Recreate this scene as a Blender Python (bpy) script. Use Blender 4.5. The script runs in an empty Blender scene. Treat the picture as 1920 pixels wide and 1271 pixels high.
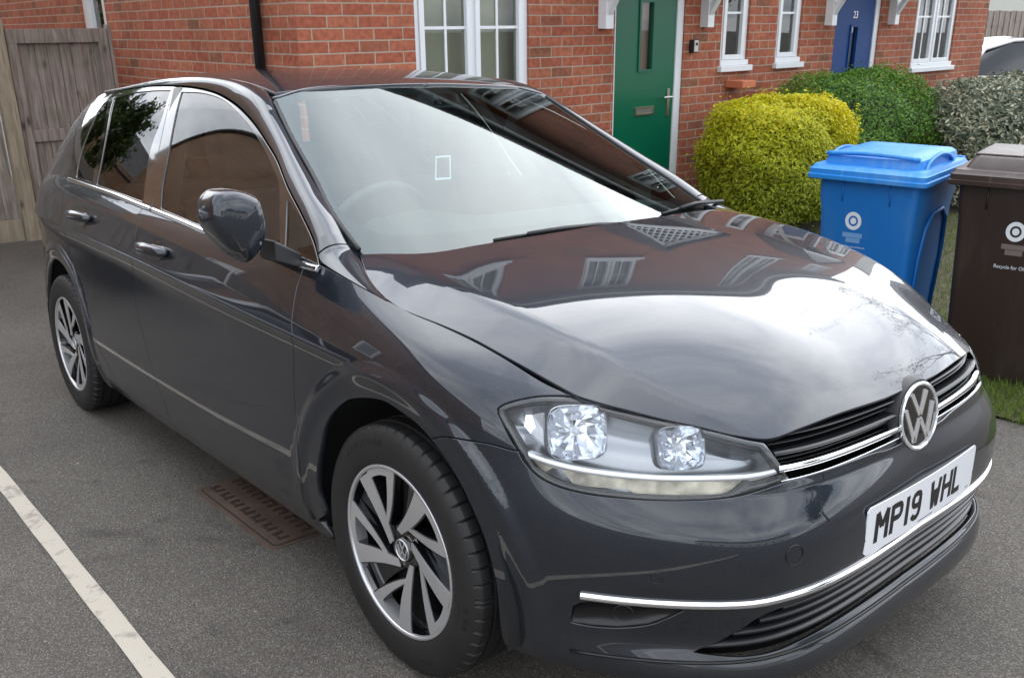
import bpy, bmesh, math, random
import numpy as np
from mathutils import Vector, Matrix
from mathutils.geometry import delaunay_2d_cdt
sc=bpy.context.scene; COL=sc.collection
R_=math.radians
# ------------------------------------------------------------------ camera
cd=bpy.data.cameras.new('camera'); cam=bpy.data.objects.new('camera',cd); COL.objects.link(cam); sc.camera=cam
CR=(0.653493,0.756867,-0.010005); CU=(-0.243229,0.222490,0.944107); CF=(-0.716789,0.614533,-0.329487); CP=(1.573746,-1.850787,1.529157)
cd.sensor_width=36; cd.lens=1.680725*36/1.92; cd.clip_end=600; cd.clip_start=.05
cam.matrix_world=Matrix(((CR[0],CU[0],-CF[0],CP[0]),(CR[1],CU[1],-CF[1],CP[1]),(CR[2],CU[2],-CF[2],CP[2]),(0,0,0,1)))
CARROT=Matrix(((0.998174,-0.003912,-0.060269),(0.006315,0.999190,0.039736),(0.060065,-0.040044,0.997391)))          # the drive falls gently: car frame -> world
# ------------------------------------------------------------------ light
SUN_EL,SUN_AZ=R_(40),R_(130)   # azimuth: direction TO the sun measured from +X
w=bpy.data.worlds.new('World'); sc.world=w; w.use_nodes=True
nt=w.node_tree; nt.nodes.clear()
def N(t,k,**kw):
    n=t.nodes.new(k)
    for a,b in kw.items(): setattr(n,a,b)
    return n
out=N(nt,'ShaderNodeOutputWorld'); bg=N(nt,'ShaderNodeBackground'); bg.inputs[1].default_value=.115
sky=N(nt,'ShaderNodeTexSky'); sky.sky_type='NISHITA'; sky.sun_disc=False; sky.sun_elevation=SUN_EL; sky.sun_rotation=R_(90)-SUN_AZ; sky.air_density=1; sky.dust_density=2
tc=N(nt,'ShaderNodeTexCoord'); sep=N(nt,'ShaderNodeSeparateXYZ'); nt.links.new(tc.outputs['Generated'],sep.inputs[0])
# cloud deck: project the direction on a plane overhead
mz=N(nt,'ShaderNodeMath',operation='MAXIMUM'); mz.inputs[1].default_value=.0; nt.links.new(sep.outputs[2],mz.inputs[0])
az=N(nt,'ShaderNodeMath',operation='ADD'); az.inputs[1].default_value=.22; nt.links.new(mz.outputs[0],az.inputs[0])
dv=N(nt,'ShaderNodeVectorMath',operation='DIVIDE'); cmb=N(nt,'ShaderNodeCombineXYZ')
nt.links.new(tc.outputs['Generated'],dv.inputs[0])
for i in range(3): nt.links.new(az.outputs[0],cmb.inputs[i])
nt.links.new(cmb.outputs[0],dv.inputs[1])
no=N(nt,'ShaderNodeTexNoise'); no.inputs['Scale'].default_value=1.5; no.inputs['Detail'].default_value=7; no.inputs['Roughness'].default_value=.55; no.inputs['Distortion'].default_value=.4
nt.links.new(dv.outputs[0],no.inputs['Vector'])
cr=N(nt,'ShaderNodeValToRGB'); cr.color_ramp.elements[0].position=.37; cr.color_ramp.elements[0].color=(11.5,12.8,14.8,1); cr.color_ramp.elements[1].position=.64; cr.color_ramp.elements[1].color=(27,27.5,28.4,1)
nt.links.new(no.outputs['Fac'],cr.inputs[0])
# brighter cloud towards the veiled sun
sd=(math.cos(SUN_EL)*math.cos(SUN_AZ),math.cos(SUN_EL)*math.sin(SUN_AZ),math.sin(SUN_EL))
dt=N(nt,'ShaderNodeVectorMath',operation='DOT_PRODUCT'); dt.inputs[1].default_value=sd; nt.links.new(tc.outputs['Generated'],dt.inputs[0])
mr=N(nt,'ShaderNodeMapRange'); mr.inputs[1].default_value=.1; mr.inputs[2].default_value=1.0; mr.inputs[3].default_value=.85; mr.inputs[4].default_value=2.05
nt.links.new(dt.outputs['Value'],mr.inputs[0])
vm=N(nt,'ShaderNodeVectorMath',operation='SCALE'); nt.links.new(cr.outputs[0],vm.inputs[0]); nt.links.new(mr.outputs[0],vm.inputs['Scale'])
mx=N(nt,'ShaderNodeMix',data_type='RGBA'); mx.inputs[0].default_value=.86
nt.links.new(sky.outputs[0],mx.inputs[6]); nt.links.new(vm.outputs[0],mx.inputs[7]); nt.links.new(mx.outputs[2],bg.inputs[0]); nt.links.new(bg.outputs[0],out.inputs[0])
sl=bpy.data.lights.new('sun','SUN'); sl.energy=.8; sl.angle=R_(115); sl.color=(1,.94,.85)
so=bpy.data.objects.new('sun',sl); COL.objects.link(so); so.location=(0,0,20)
so.rotation_euler=Vector(sd).to_track_quat('Z','Y').to_euler()
sc.view_settings.view_transform='Standard'; sc.view_settings.look='None'; sc.view_settings.gamma=1; sc.view_settings.exposure=0.0
sc.cycles.max_bounces=8; sc.cycles.transparent_max_bounces=12
rng=random.Random(7)

# ------------------------------------------------------------------ materials
def mat(name): 
    m=bpy.data.materials.new(name); m.use_nodes=True; return m,m.node_tree,m.node_tree.nodes['Principled BSDF']
def simple(name,col,rough=.5,metal=0,coat=0,spec=.5,bump=0,bscale=200,coatr=.03,ior=None,var=0,vscale=3):
    m,t,b=mat(name); b.inputs['Base Color'].default_value=(*col,1); b.inputs['Roughness'].default_value=rough; b.inputs['Metallic'].default_value=metal
    b.inputs['Coat Weight'].default_value=coat; b.inputs['Coat Roughness'].default_value=coatr; b.inputs['Specular IOR Level'].default_value=spec
    if ior: b.inputs['Coat IOR'].default_value=ior
    co=None
    if bump or var:
        co=N(t,'ShaderNodeTexCoord')
    if bump:
        n=N(t,'ShaderNodeTexNoise'); n.inputs['Scale'].default_value=bscale; n.inputs['Detail'].default_value=3
        bp=N(t,'ShaderNodeBump'); bp.inputs['Strength'].default_value=bump; bp.inputs['Distance'].default_value=.002
        t.links.new(co.outputs['Object'],n.inputs['Vector']); t.links.new(n.outputs['Fac'],bp.inputs['Height']); t.links.new(bp.outputs[0],b.inputs['Normal'])
    if var:
        n=N(t,'ShaderNodeTexNoise'); n.inputs['Scale'].default_value=vscale; n.inputs['Detail'].default_value=6; t.links.new(co.outputs['Object'],n.inputs['Vector'])
        r=N(t,'ShaderNodeValToRGB'); r.color_ramp.elements[0].position=.3; r.color_ramp.elements[1].position=.7
        r.color_ramp.elements[0].color=(*[c*(1-var) for c in col],1); r.color_ramp.elements[1].color=(*[min(1,c*(1+var)) for c in col],1)
        t.links.new(n.outputs['Fac'],r.inputs[0]); t.links.new(r.outputs[0],b.inputs['Base Color'])
    return m
M={}
def paint_mat(name,col,cior=1.55):
    m,t,b=mat(name); b.inputs['Metallic'].default_value=.5; b.inputs['Roughness'].default_value=.36
    b.inputs['Specular IOR Level'].default_value=.05; b.inputs['Coat Weight'].default_value=1; b.inputs['Coat Roughness'].default_value=.012; b.inputs['Coat IOR'].default_value=cior
    co=N(t,'ShaderNodeTexCoord'); v=N(t,'ShaderNodeTexNoise'); v.inputs['Scale'].default_value=900; v.inputs['Detail'].default_value=1
    r=N(t,'ShaderNodeValToRGB'); r.color_ramp.elements[0].position=.35; r.color_ramp.elements[1].position=.75
    r.color_ramp.elements[0].color=(*[c*.8 for c in col],1); r.color_ramp.elements[1].color=(*[c*1.5 for c in col],1)
    t.links.new(co.outputs['Object'],v.inputs['Vector']); t.links.new(v.outputs['Fac'],r.inputs[0]); t.links.new(r.outputs[0],b.inputs['Base Color'])
    so_=N(t,'ShaderNodeSeparateXYZ'); t.links.new(co.outputs['Object'],so_.inputs[0])
    mh_=N(t,'ShaderNodeMapRange'); mh_.inputs[1].default_value=.50; mh_.inputs[2].default_value=.18; mh_.inputs[3].default_value=.0; mh_.inputs[4].default_value=.5; t.links.new(so_.outputs[2],mh_.inputs[0])
    dn=N(t,'ShaderNodeTexNoise'); dn.inputs['Scale'].default_value=7; dn.inputs['Detail'].default_value=9; dn.inputs['Roughness'].default_value=.7; t.links.new(co.outputs['Object'],dn.inputs['Vector'])
    dm=N(t,'ShaderNodeMath',operation='MULTIPLY'); t.links.new(mh_.outputs[0],dm.inputs[0]); t.links.new(dn.outputs['Fac'],dm.inputs[1])
    dx_=N(t,'ShaderNodeMix',data_type='RGBA'); dx_.inputs[7].default_value=(.075,.07,.062,1); t.links.new(dm.outputs[0],dx_.inputs[0]); t.links.new(r.outputs[0],dx_.inputs[6]); t.links.new(dx_.outputs[2],b.inputs['Base Color'])
    cw=N(t,'ShaderNodeMath',operation='SUBTRACT'); cw.inputs[0].default_value=1; t.links.new(dm.outputs[0],cw.inputs[1]); t.links.new(cw.outputs[0],b.inputs['Coat Weight'])
    # light film of dust and road dirt near the bottom
    d=N(t,'ShaderNodeTexNoise'); d.inputs['Scale'].default_value=5; d.inputs['Detail'].default_value=8; t.links.new(co.outputs['Object'],d.inputs['Vector'])
    mr=N(t,'ShaderNodeMapRange'); mr.inputs[1].default_value=.45; mr.inputs[2].default_value=.8; mr.inputs[3].default_value=.006; mr.inputs[4].default_value=.03
    t.links.new(d.outputs['Fac'],mr.inputs[0]); t.links.new(mr.outputs[0],b.inputs['Coat Roughness'])
    return m
M['paint']=paint_mat('grey_car_paint',(.0155,.0195,.0275),1.65)
M['chrome']=simple('chrome',(.82,.83,.85),.08,1)
M['satin']=simple('machined_alloy',(.60,.60,.61),.30,.70,bump=.15,bscale=60)
M['blackgloss']=simple('gloss_black',(.006,.006,.007),.08,0,coat=1)
M['blackpl']=simple('black_plastic',(.014,.014,.015),.45,bump=.3,bscale=900)
M['darkpl']=simple('dark_grey_gloss_plastic',(.03,.032,.038),.22,coat=.3)
M['grillepl']=simple('lower_grille_plastic',(.012,.012,.014),.28)
M['foghouse']=simple('fog_lamp_housing',(.008,.008,.009),.3)
M['void']=simple('dark_interior',(.004,.004,.004),.9,spec=.1)
M['rubber']=simple('tyre_rubber',(.010,.010,.010),.55,bump=.25,bscale=300,var=.25,vscale=9)
M['rubber2']=simple('black_rubber_seal',(.008,.008,.008),.35)
M['disc']=simple('brake_steel',(.22,.21,.2),.35,1)
M['wellp']=simple('arch_liner',(.010,.010,.011),.9)
M['seat']=simple('seat_cloth',(.07,.07,.075),.9,bump=.4,bscale=700)
M['dash']=simple('dashboard',(.10,.105,.10),.6,bump=.2,bscale=900)
M['platew']=simple('plate_white',(.72,.73,.76),.35,coat=.4)
M['ink']=simple('plate_black',(.008,.008,.009),.4)
M['reflector']=simple('lamp_reflector',(.78,.80,.84),.10,1)
M['lamphouse']=simple('lamp_housing_grey',(.40,.41,.43),.2,.85)
M['drl']=simple('light_guide_white',(.95,.96,.98),.38,.85,coat=.5)
M['deadleaf']=simple('dead_leaf',(.30,.20,.09),.8,var=.4,vscale=50)
M['lamplow']=simple('lamp_lower_band',(.42,.38,.30),.3,.5,var=.6,vscale=22)
def glass_mat(name,tint=(.75,.85,.82),ior=1.6,rough=0.0,mul=1.0,add=0.0,gc=(1,1,1)):
    m=bpy.data.materials.new(name); m.use_nodes=True; t=m.node_tree; t.nodes.clear()
    o=N(t,'ShaderNodeOutputMaterial'); mx=N(t,'ShaderNodeMixShader'); tr=N(t,'ShaderNodeBsdfTransparent'); gl=N(t,'ShaderNodeBsdfGlossy'); fr=N(t,'ShaderNodeFresnel')
    tr.inputs[0].default_value=(*tint,1); gl.inputs['Roughness'].default_value=rough; gl.inputs[0].default_value=(*gc,1); fr.inputs[0].default_value=ior
    ge=N(t,'ShaderNodeNewGeometry'); mm=N(t,'ShaderNodeMath',operation='MULTIPLY_ADD'); mm.inputs[1].default_value=mul; mm.inputs[2].default_value=add; mm.use_clamp=True
    t.links.new(fr.outputs[0],mm.inputs[0]); t.links.new(mm.outputs[0],mx.inputs[0]); t.links.new(tr.outputs[0],mx.inputs[1]); t.links.new(gl.outputs[0],mx.inputs[2]); t.links.new(mx.outputs[0],o.inputs[0])
    return m
M['ws']=glass_mat('windscreen_glass',(.66,.80,.78),1.62,0,1.05,.01,(.93,1,.985))
M['sideglass']=glass_mat('side_glass',(.80,.88,.84),1.6,0,1.0,.0)
M['tintglass']=glass_mat('dark_rear_glass',(.30,.33,.33),1.55,0,.85,.0)
M['lens']=glass_mat('lamp_lens',(.95,.97,.98),1.45,0,.8,.0)
M['housewin']=glass_mat('house_window_glass',(.86,.89,.87),1.5,.003,1.3,.02)
def brick_mat(name,c1,c2,c3,mortar,seed=0):
    m,t,b=mat(name); uv=N(t,'ShaderNodeUVMap'); uv.uv_map='UVMap'
    # slight waviness so joints are not ruler straight
    nz=N(t,'ShaderNodeTexNoise'); nz.inputs['Scale'].default_value=9; t.links.new(uv.outputs[0],nz.inputs['Vector'])
    s=N(t,'ShaderNodeVectorMath',operation='SUBTRACT'); s.inputs[1].default_value=(.5,.5,.5); t.links.new(nz.outputs['Color'],s.inputs[0])
    s2=N(t,'ShaderNodeVectorMath',operation='SCALE'); s2.inputs['Scale'].default_value=.006; t.links.new(s.outputs[0],s2.inputs[0])
    ad=N(t,'ShaderNodeVectorMath',operation='ADD'); t.links.new(uv.outputs[0],ad.inputs[0]); t.links.new(s2.outputs[0],ad.inputs[1])
    br=N(t,'ShaderNodeTexBrick'); br.offset=.5; br.inputs['Scale'].default_value=1; br.inputs['Brick Width'].default_value=.225; br.inputs['Row Height'].default_value=.075; br.inputs['Mortar Size'].default_value=.0055; br.inputs['Mortar Smooth'].default_value=.25; br.inputs['Bias'].default_value=0
    br.inputs['Color1'].default_value=(0,0,0,1); br.inputs['Color2'].default_value=(1,1,1,1); br.inputs['Mortar'].default_value=(.5,.5,.5,1)
    t.links.new(ad.outputs[0],br.inputs['Vector'])
    r=N(t,'ShaderNodeValToRGB'); e=r.color_ramp.elements; e[0].position=0; e[0].color=(*c1,1); e[1].position=1; e[1].color=(*c3,1)
    x=e.new(.45); x.color=(*c2,1); x=e.new(.8); x.color=(*c1,1)
    t.links.new(br.outputs['Color'],r.inputs[0])
    n2=N(t,'ShaderNodeTexNoise'); n2.inputs['Scale'].default_value=28; n2.inputs['Detail'].default_value=6; t.links.new(uv.outputs[0],n2.inputs['Vector'])
    hs=N(t,'ShaderNodeHueSaturation'); mr=N(t,'ShaderNodeMapRange'); mr.inputs[1].default_value=.3; mr.inputs[2].default_value=.7; mr.inputs[3].default_value=.72; mr.inputs[4].default_value=1.28
    t.links.new(n2.outputs['Fac'],mr.inputs[0]); t.links.new(mr.outputs[0],hs.inputs['Value']); t.links.new(r.outputs[0],hs.inputs['Color'])
    n3=N(t,'ShaderNodeTexNoise'); n3.inputs['Scale'].default_value=160; n3.inputs['Detail'].default_value=3; t.links.new(uv.outputs[0],n3.inputs['Vector'])
    mx=N(t,'ShaderNodeMix',data_type='RGBA'); t.links.new(br.outputs['Fac'],mx.inputs[0]); t.links.new(hs.outputs[0],mx.inputs[6]); mx.inputs[7].default_value=(*mortar,1)
    nw=N(t,'ShaderNodeTexNoise'); nw.inputs['Scale'].default_value=1.3; nw.inputs['Detail'].default_value=8; nw.inputs['Roughness'].default_value=.65; t.links.new(uv.outputs[0],nw.inputs['Vector'])
    mw=N(t,'ShaderNodeMapRange'); mw.inputs[1].default_value=.35; mw.inputs[2].default_value=.7; mw.inputs[3].default_value=.74; mw.inputs[4].default_value=1.12; t.links.new(nw.outputs['Fac'],mw.inputs[0])
    sw=N(t,'ShaderNodeVectorMath',operation='SCALE'); t.links.new(mx.outputs[2],sw.inputs[0]); t.links.new(mw.outputs[0],sw.inputs['Scale'])
    t.links.new(sw.outputs[0],b.inputs['Base Color']); b.inputs['Roughness'].default_value=.85; b.inputs['Specular IOR Level'].default_value=.25
    iv=N(t,'ShaderNodeMath',operation='MULTIPLY_ADD'); iv.inputs[1].default_value=-1; t.links.new(br.outputs['Fac'],iv.inputs[0]); t.links.new(n3.outputs['Fac'],iv.inputs[2])
    bp=N(t,'ShaderNodeBump'); bp.inputs['Strength'].default_value=.7; bp.inputs['Distance'].default_value=.006; t.links.new(iv.outputs[0],bp.inputs['Height']); t.links.new(bp.outputs[0],b.inputs['Normal'])
    return m
M['brick']=brick_mat('red_brick',(.37,.105,.060),(.41,.140,.078),(.24,.105,.060),(.43,.335,.26))
M['brick2']=brick_mat('brown_brick',(.29,.15,.085),(.34,.19,.11),(.20,.11,.06),(.46,.38,.28))
M['upvc']=simple('white_upvc',(.74,.76,.78),.3,coat=.2)
M['greendoor']=simple('green_door_paint',(.0015,.115,.058),.28,bump=.06,bscale=120)
M['bluedoor']=simple('blue_door_paint',(.004,.048,.20),.5,spec=.25,bump=.06,bscale=120)
M['steel']=simple('brushed_steel',(.55,.54,.50),.3,1)
M['blackiron']=simple('black_upvc_pipe',(.010,.010,.012),.3)
M['tile']=simple('roof_tile',(.07,.065,.065),.8,bump=.5,bscale=30,var=.3)
M['curtain']=simple('cream_blind',(.56,.56,.42),.9,var=.08,vscale=2)
M['roomdark']=simple('dim_room',(.10,.105,.095),.9)
M['slab']=simple('paving_slab',(.34,.29,.21),.9,bump=.4,bscale=60,var=.2,vscale=6)
M['terracotta']=simple('terracotta_tile',(.50,.16,.08),.7,var=.2)
M['whitepaint']=simple('white_car_paint',(.75,.76,.78),.25,coat=1)
M['render']=simple('pebble_render',(.50,.50,.45),.95,bump=1.0,bscale=90,var=.15,vscale=40)
def wood_mat(name,c1,c2,scale=1):
    m,t,b=mat(name); co=N(t,'ShaderNodeTexCoord'); mp=N(t,'ShaderNodeMapping'); mp.inputs['Scale'].default_value=(14*scale,14*scale,1.1)
    t.links.new(co.outputs['Object'],mp.inputs[0]); n=N(t,'ShaderNodeTexNoise'); n.inputs['Scale'].default_value=3; n.inputs['Detail'].default_value=8; n.inputs['Distortion'].default_value=.8
    t.links.new(mp.outputs[0],n.inputs['Vector']); r=N(t,'ShaderNodeValToRGB'); r.color_ramp.elements[0].position=.3; r.color_ramp.elements[1].position=.72
    r.color_ramp.elements[0].color=(*c1,1); r.color_ramp.elements[1].color=(*c2,1); t.links.new(n.outputs['Fac'],r.inputs[0])
    # knots and damp stains
    v=N(t,'ShaderNodeTexVoronoi'); v.inputs['Scale'].default_value=5.5; mp2=N(t,'ShaderNodeMapping'); mp2.inputs['Scale'].default_value=(1,1,.45); t.links.new(co.outputs['Object'],mp2.inputs[0]); t.links.new(mp2.outputs[0],v.inputs['Vector'])
    mr=N(t,'ShaderNodeMapRange'); mr.inputs[1].default_value=.03; mr.inputs[2].default_value=.14; mr.inputs[3].default_value=.35; mr.inputs[4].default_value=1; t.links.new(v.outputs['Distance'],mr.inputs[0])
    n4=N(t,'ShaderNodeTexNoise'); n4.inputs['Scale'].default_value=2.2; n4.inputs['Detail'].default_value=4; t.links.new(co.outputs['Object'],n4.inputs['Vector'])
    mg=N(t,'ShaderNodeMix',data_type='RGBA'); mg.inputs[7].default_value=(.10,.11,.06,1); mr4=N(t,'ShaderNodeMapRange'); mr4.inputs[1].default_value=.52; mr4.inputs[2].default_value=.75; mr4.inputs[4].default_value=.55
    t.links.new(n4.outputs['Fac'],mr4.inputs[0]); t.links.new(mr4.outputs[0],mg.inputs[0]); t.links.new(r.outputs[0],mg.inputs[6])
    mu=N(t,'ShaderNodeVectorMath',operation='SCALE'); t.links.new(mg.outputs[2],mu.inputs[0]); t.links.new(mr.outputs[0],mu.inputs['Scale'])
    t.links.new(mu.outputs[0],b.inputs['Base Color']); b.inputs['Roughness'].default_value=.9; b.inputs['Specular IOR Level'].default_value=.2
    bp=N(t,'ShaderNodeBump'); bp.inputs['Strength'].default_value=.4; bp.inputs['Distance'].default_value=.004; t.links.new(n.outputs['Fac'],bp.inputs['Height']); t.links.new(bp.outputs[0],b.inputs['Normal'])
    return m
M['wood']=wood_mat('weathered_fence_wood',(.17,.145,.125),(.40,.345,.30))
M['wood2']=wood_mat('pale_post_wood',(.24,.20,.14),(.44,.38,.29))
M['bark']=simple('bark',(.07,.055,.04),.95,bump=1,bscale=40,var=.3)
def leaf_mat(name,cols,trans=.35,rough=.45):
    m,t,b=mat(name); a=N(t,'ShaderNodeAttribute'); a.attribute_name='rnd'
    r=N(t,'ShaderNodeValToRGB'); e=r.color_ramp.elements
    for i,(p,c) in enumerate(cols):
        if i<2: e[i].position=p; e[i].color=(*c,1)
        else: x=e.new(p); x.color=(*c,1)
    t.links.new(a.outputs['Fac'],r.inputs[0]); t.links.new(r.outputs[0],b.inputs['Base Color']); b.inputs['Roughness'].default_value=rough
    o=t.nodes['Material Output']; tl=N(t,'ShaderNodeBsdfTranslucent'); t.links.new(r.outputs[0],tl.inputs[0]); mx=N(t,'ShaderNodeMixShader'); mx.inputs[0].default_value=trans
    t.links.new(b.outputs[0],mx.inputs[1]); t.links.new(tl.outputs[0],mx.inputs[2]); t.links.new(mx.outputs[0],o.inputs[0]); return m
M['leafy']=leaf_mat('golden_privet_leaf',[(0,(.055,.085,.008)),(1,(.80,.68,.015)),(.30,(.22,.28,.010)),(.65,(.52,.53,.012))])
M['leafg']=leaf_mat('green_shrub_leaf',[(0,(.026,.085,.006)),(1,(.20,.38,.03)),(.5,(.085,.22,.010))])
M['leafs']=leaf_mat('silver_hedge_leaf',[(0,(.035,.05,.03)),(1,(.52,.49,.34)),(.45,(.10,.13,.07)),(.75,(.27,.27,.17))],.15)
M['leaft']=leaf_mat('tree_leaf',[(0,(.03,.05,.012)),(1,(.12,.17,.03)),(.5,(.06,.10,.02))])
M['grass']=leaf_mat('grass_blade',[(0,(.05,.09,.012)),(1,(.25,.33,.06)),(.5,(.11,.19,.02))],.4)
M['bluebin']=simple('blue_bin_plastic',(.010,.165,.55),.33,bump=.12,bscale=300,var=.10,vscale=4)
M['bluelid']=simple('blue_lid_plastic',(.03,.24,.68),.38,bump=.12,bscale=300,var=.14,vscale=7)
M['brownbin']=simple('brown_bin_plastic',(.040,.022,.016),.42,bump=.2,bscale=300,var=.25,vscale=5)
M['brownlid']=simple('brown_lid_plastic',(.058,.034,.026),.4,bump=.2,bscale=300,var=.2,vscale=5)
def bin_mat(name,col,dirt,rough=.38):
    m,t,b=mat(name); co=N(t,'ShaderNodeTexCoord'); mp=N(t,'ShaderNodeMapping'); mp.inputs['Scale'].default_value=(22,22,2.2); t.links.new(co.outputs['Object'],mp.inputs[0])
    n=N(t,'ShaderNodeTexNoise'); n.inputs['Scale'].default_value=1; n.inputs['Detail'].default_value=7; n.inputs['Roughness'].default_value=.65; t.links.new(mp.outputs[0],n.inputs['Vector'])
    n2=N(t,'ShaderNodeTexNoise'); n2.inputs['Scale'].default_value=3.2; n2.inputs['Detail'].default_value=6; t.links.new(co.outputs['Object'],n2.inputs['Vector'])
    mu=N(t,'ShaderNodeMath',operation='MULTIPLY'); t.links.new(n.outputs['Fac'],mu.inputs[0]); t.links.new(n2.outputs['Fac'],mu.inputs[1])
    mr=N(t,'ShaderNodeMapRange'); mr.inputs[1].default_value=.24; mr.inputs[2].default_value=.42; mr.inputs[3].default_value=0; mr.inputs[4].default_value=.55; t.links.new(mu.outputs[0],mr.inputs[0])
    mx=N(t,'ShaderNodeMix',data_type='RGBA'); mx.inputs[6].default_value=(*col,1); mx.inputs[7].default_value=(*dirt,1); t.links.new(mr.outputs[0],mx.inputs[0])
    # fine pale scratches
    mp3=N(t,'ShaderNodeMapping'); mp3.inputs['Scale'].default_value=(60,60,9); mp3.inputs['Rotation'].default_value=(.5,.3,.2); t.links.new(co.outputs['Object'],mp3.inputs[0])
    n3=N(t,'ShaderNodeTexNoise'); n3.inputs['Scale'].default_value=1; n3.inputs['Detail'].default_value=3; n3.inputs['Distortion'].default_value=1; t.links.new(mp3.outputs[0],n3.inputs['Vector'])
    m3=N(t,'ShaderNodeMapRange'); m3.inputs[1].default_value=.70; m3.inputs[2].default_value=.76; m3.inputs[4].default_value=.35; t.links.new(n3.outputs['Fac'],m3.inputs[0])
    mx2=N(t,'ShaderNodeMix',data_type='RGBA'); t.links.new(mx.outputs[2],mx2.inputs[6]); mx2.inputs[7].default_value=(*[min(1,c*2+.12) for c in col],1); t.links.new(m3.outputs[0],mx2.inputs[0]); t.links.new(mx2.outputs[2],b.inputs['Base Color'])
    m4=N(t,'ShaderNodeMapRange'); m4.inputs[3].default_value=rough-.06; m4.inputs[4].default_value=rough+.25; t.links.new(n2.outputs['Fac'],m4.inputs[0]); t.links.new(m4.outputs[0],b.inputs['Roughness'])
    n5=N(t,'ShaderNodeTexNoise'); n5.inputs['Scale'].default_value=260; t.links.new(co.outputs['Object'],n5.inputs['Vector']); bp=N(t,'ShaderNodeBump'); bp.inputs['Strength'].default_value=.15; bp.inputs['Distance'].default_value=.002; t.links.new(n5.outputs['Fac'],bp.inputs['Height']); t.links.new(bp.outputs[0],b.inputs['Normal'])
    return m
M['bluebin']=bin_mat('blue_bin_plastic',(.008,.155,.50),(.05,.20,.42)); M['bluelid']=bin_mat('blue_lid_plastic',(.02,.23,.66),(.16,.36,.62))
M['brownbin']=bin_mat('brown_bin_plastic',(.028,.016,.012),(.055,.038,.030)); M['brownlid']=bin_mat('brown_lid_plastic',(.040,.024,.019),(.10,.08,.068),.34)
M['printw']=simple('white_print',(.72,.76,.80),.5)
M['printblue']=simple('worn_pale_print',(.16,.34,.60),.6)
M['printbrown']=simple('worn_grey_print',(.16,.13,.12),.6)
def asphalt():
    m,t,b=mat('asphalt'); co=N(t,'ShaderNodeTexCoord')
    v=N(t,'ShaderNodeTexVoronoi'); v.inputs['Scale'].default_value=330; t.links.new(co.outputs['Object'],v.inputs['Vector'])
    n=N(t,'ShaderNodeTexNoise'); n.inputs['Scale'].default_value=1.1; n.inputs['Detail'].default_value=9; n.inputs['Roughness'].default_value=.65; t.links.new(co.outputs['Object'],n.inputs['Vector'])
    n2=N(t,'ShaderNodeTexNoise'); n2.inputs['Scale'].default_value=120; n2.inputs['Detail'].default_value=4; t.links.new(co.outputs['Object'],n2.inputs['Vector'])
    r=N(t,'ShaderNodeValToRGB'); e=r.color_ramp.elements; e[0].position=0; e[0].color=(.056,.050,.044,1); e[1].position=1; e[1].color=(.20,.188,.17,1); x=e.new(.5); x.color=(.086,.077,.067,1); x=e.new(.85); x.color=(.130,.117,.102,1)
    sp=N(t,'ShaderNodeSeparateColor'); t.links.new(v.outputs['Color'],sp.inputs[0])
    t.links.new(sp.outputs[0],r.inputs[0])
    mr=N(t,'ShaderNodeMapRange'); mr.inputs[1].default_value=.3; mr.inputs[2].default_value=.7; mr.inputs[3].default_value=1.0; mr.inputs[4].default_value=1.45; t.links.new(n.outputs['Fac'],mr.inputs[0])
    sc_=N(t,'ShaderNodeVectorMath',operation='SCALE'); t.links.new(r.outputs[0],sc_.inputs[0]); t.links.new(mr.outputs[0],sc_.inputs['Scale'])
    st=N(t,'ShaderNodeTexNoise'); st.inputs['Scale'].default_value=2.6; st.inputs['Detail'].default_value=5; st.inputs['Roughness'].default_value=.6; st.inputs['Distortion'].default_value=1.2; t.links.new(co.outputs['Object'],st.inputs['Vector'])
    ms=N(t,'ShaderNodeMapRange'); ms.inputs[1].default_value=.60; ms.inputs[2].default_value=.72; ms.inputs[3].default_value=1; ms.inputs[4].default_value=.62; t.links.new(st.outputs['Fac'],ms.inputs[0])
    # scattered pale chips
    vc=N(t,'ShaderNodeTexVoronoi'); vc.inputs['Scale'].default_value=26; t.links.new(co.outputs['Object'],vc.inputs['Vector'])
    mc=N(t,'ShaderNodeMapRange'); mc.inputs[1].default_value=.05; mc.inputs[2].default_value=.09; mc.inputs[3].default_value=2.1; mc.inputs[4].default_value=1; t.links.new(vc.outputs['Distance'],mc.inputs[0])
    mm=N(t,'ShaderNodeMath',operation='MULTIPLY'); t.links.new(ms.outputs[0],mm.inputs[0]); t.links.new(mc.outputs[0],mm.inputs[1])
    sc2=N(t,'ShaderNodeVectorMath',operation='SCALE'); t.links.new(sc_.outputs[0],sc2.inputs[0]); t.links.new(mm.outputs[0],sc2.inputs['Scale'])
    t.links.new(sc2.outputs[0],b.inputs['Base Color']); b.inputs['Roughness'].default_value=.85; b.inputs['Specular IOR Level'].default_value=.3
    ad=N(t,'ShaderNodeMath',operation='SUBTRACT'); t.links.new(n2.outputs['Fac'],ad.inputs[0]); t.links.new(v.outputs['Distance'],ad.inputs[1])
    bp=N(t,'ShaderNodeBump'); bp.inputs['Strength'].default_value=.8; bp.inputs['Distance'].default_value=.004; t.links.new(ad.outputs[0],bp.inputs['Height']); t.links.new(bp.outputs[0],b.inputs['Normal'])
    return m
M['asphalt']=asphalt()
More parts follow.
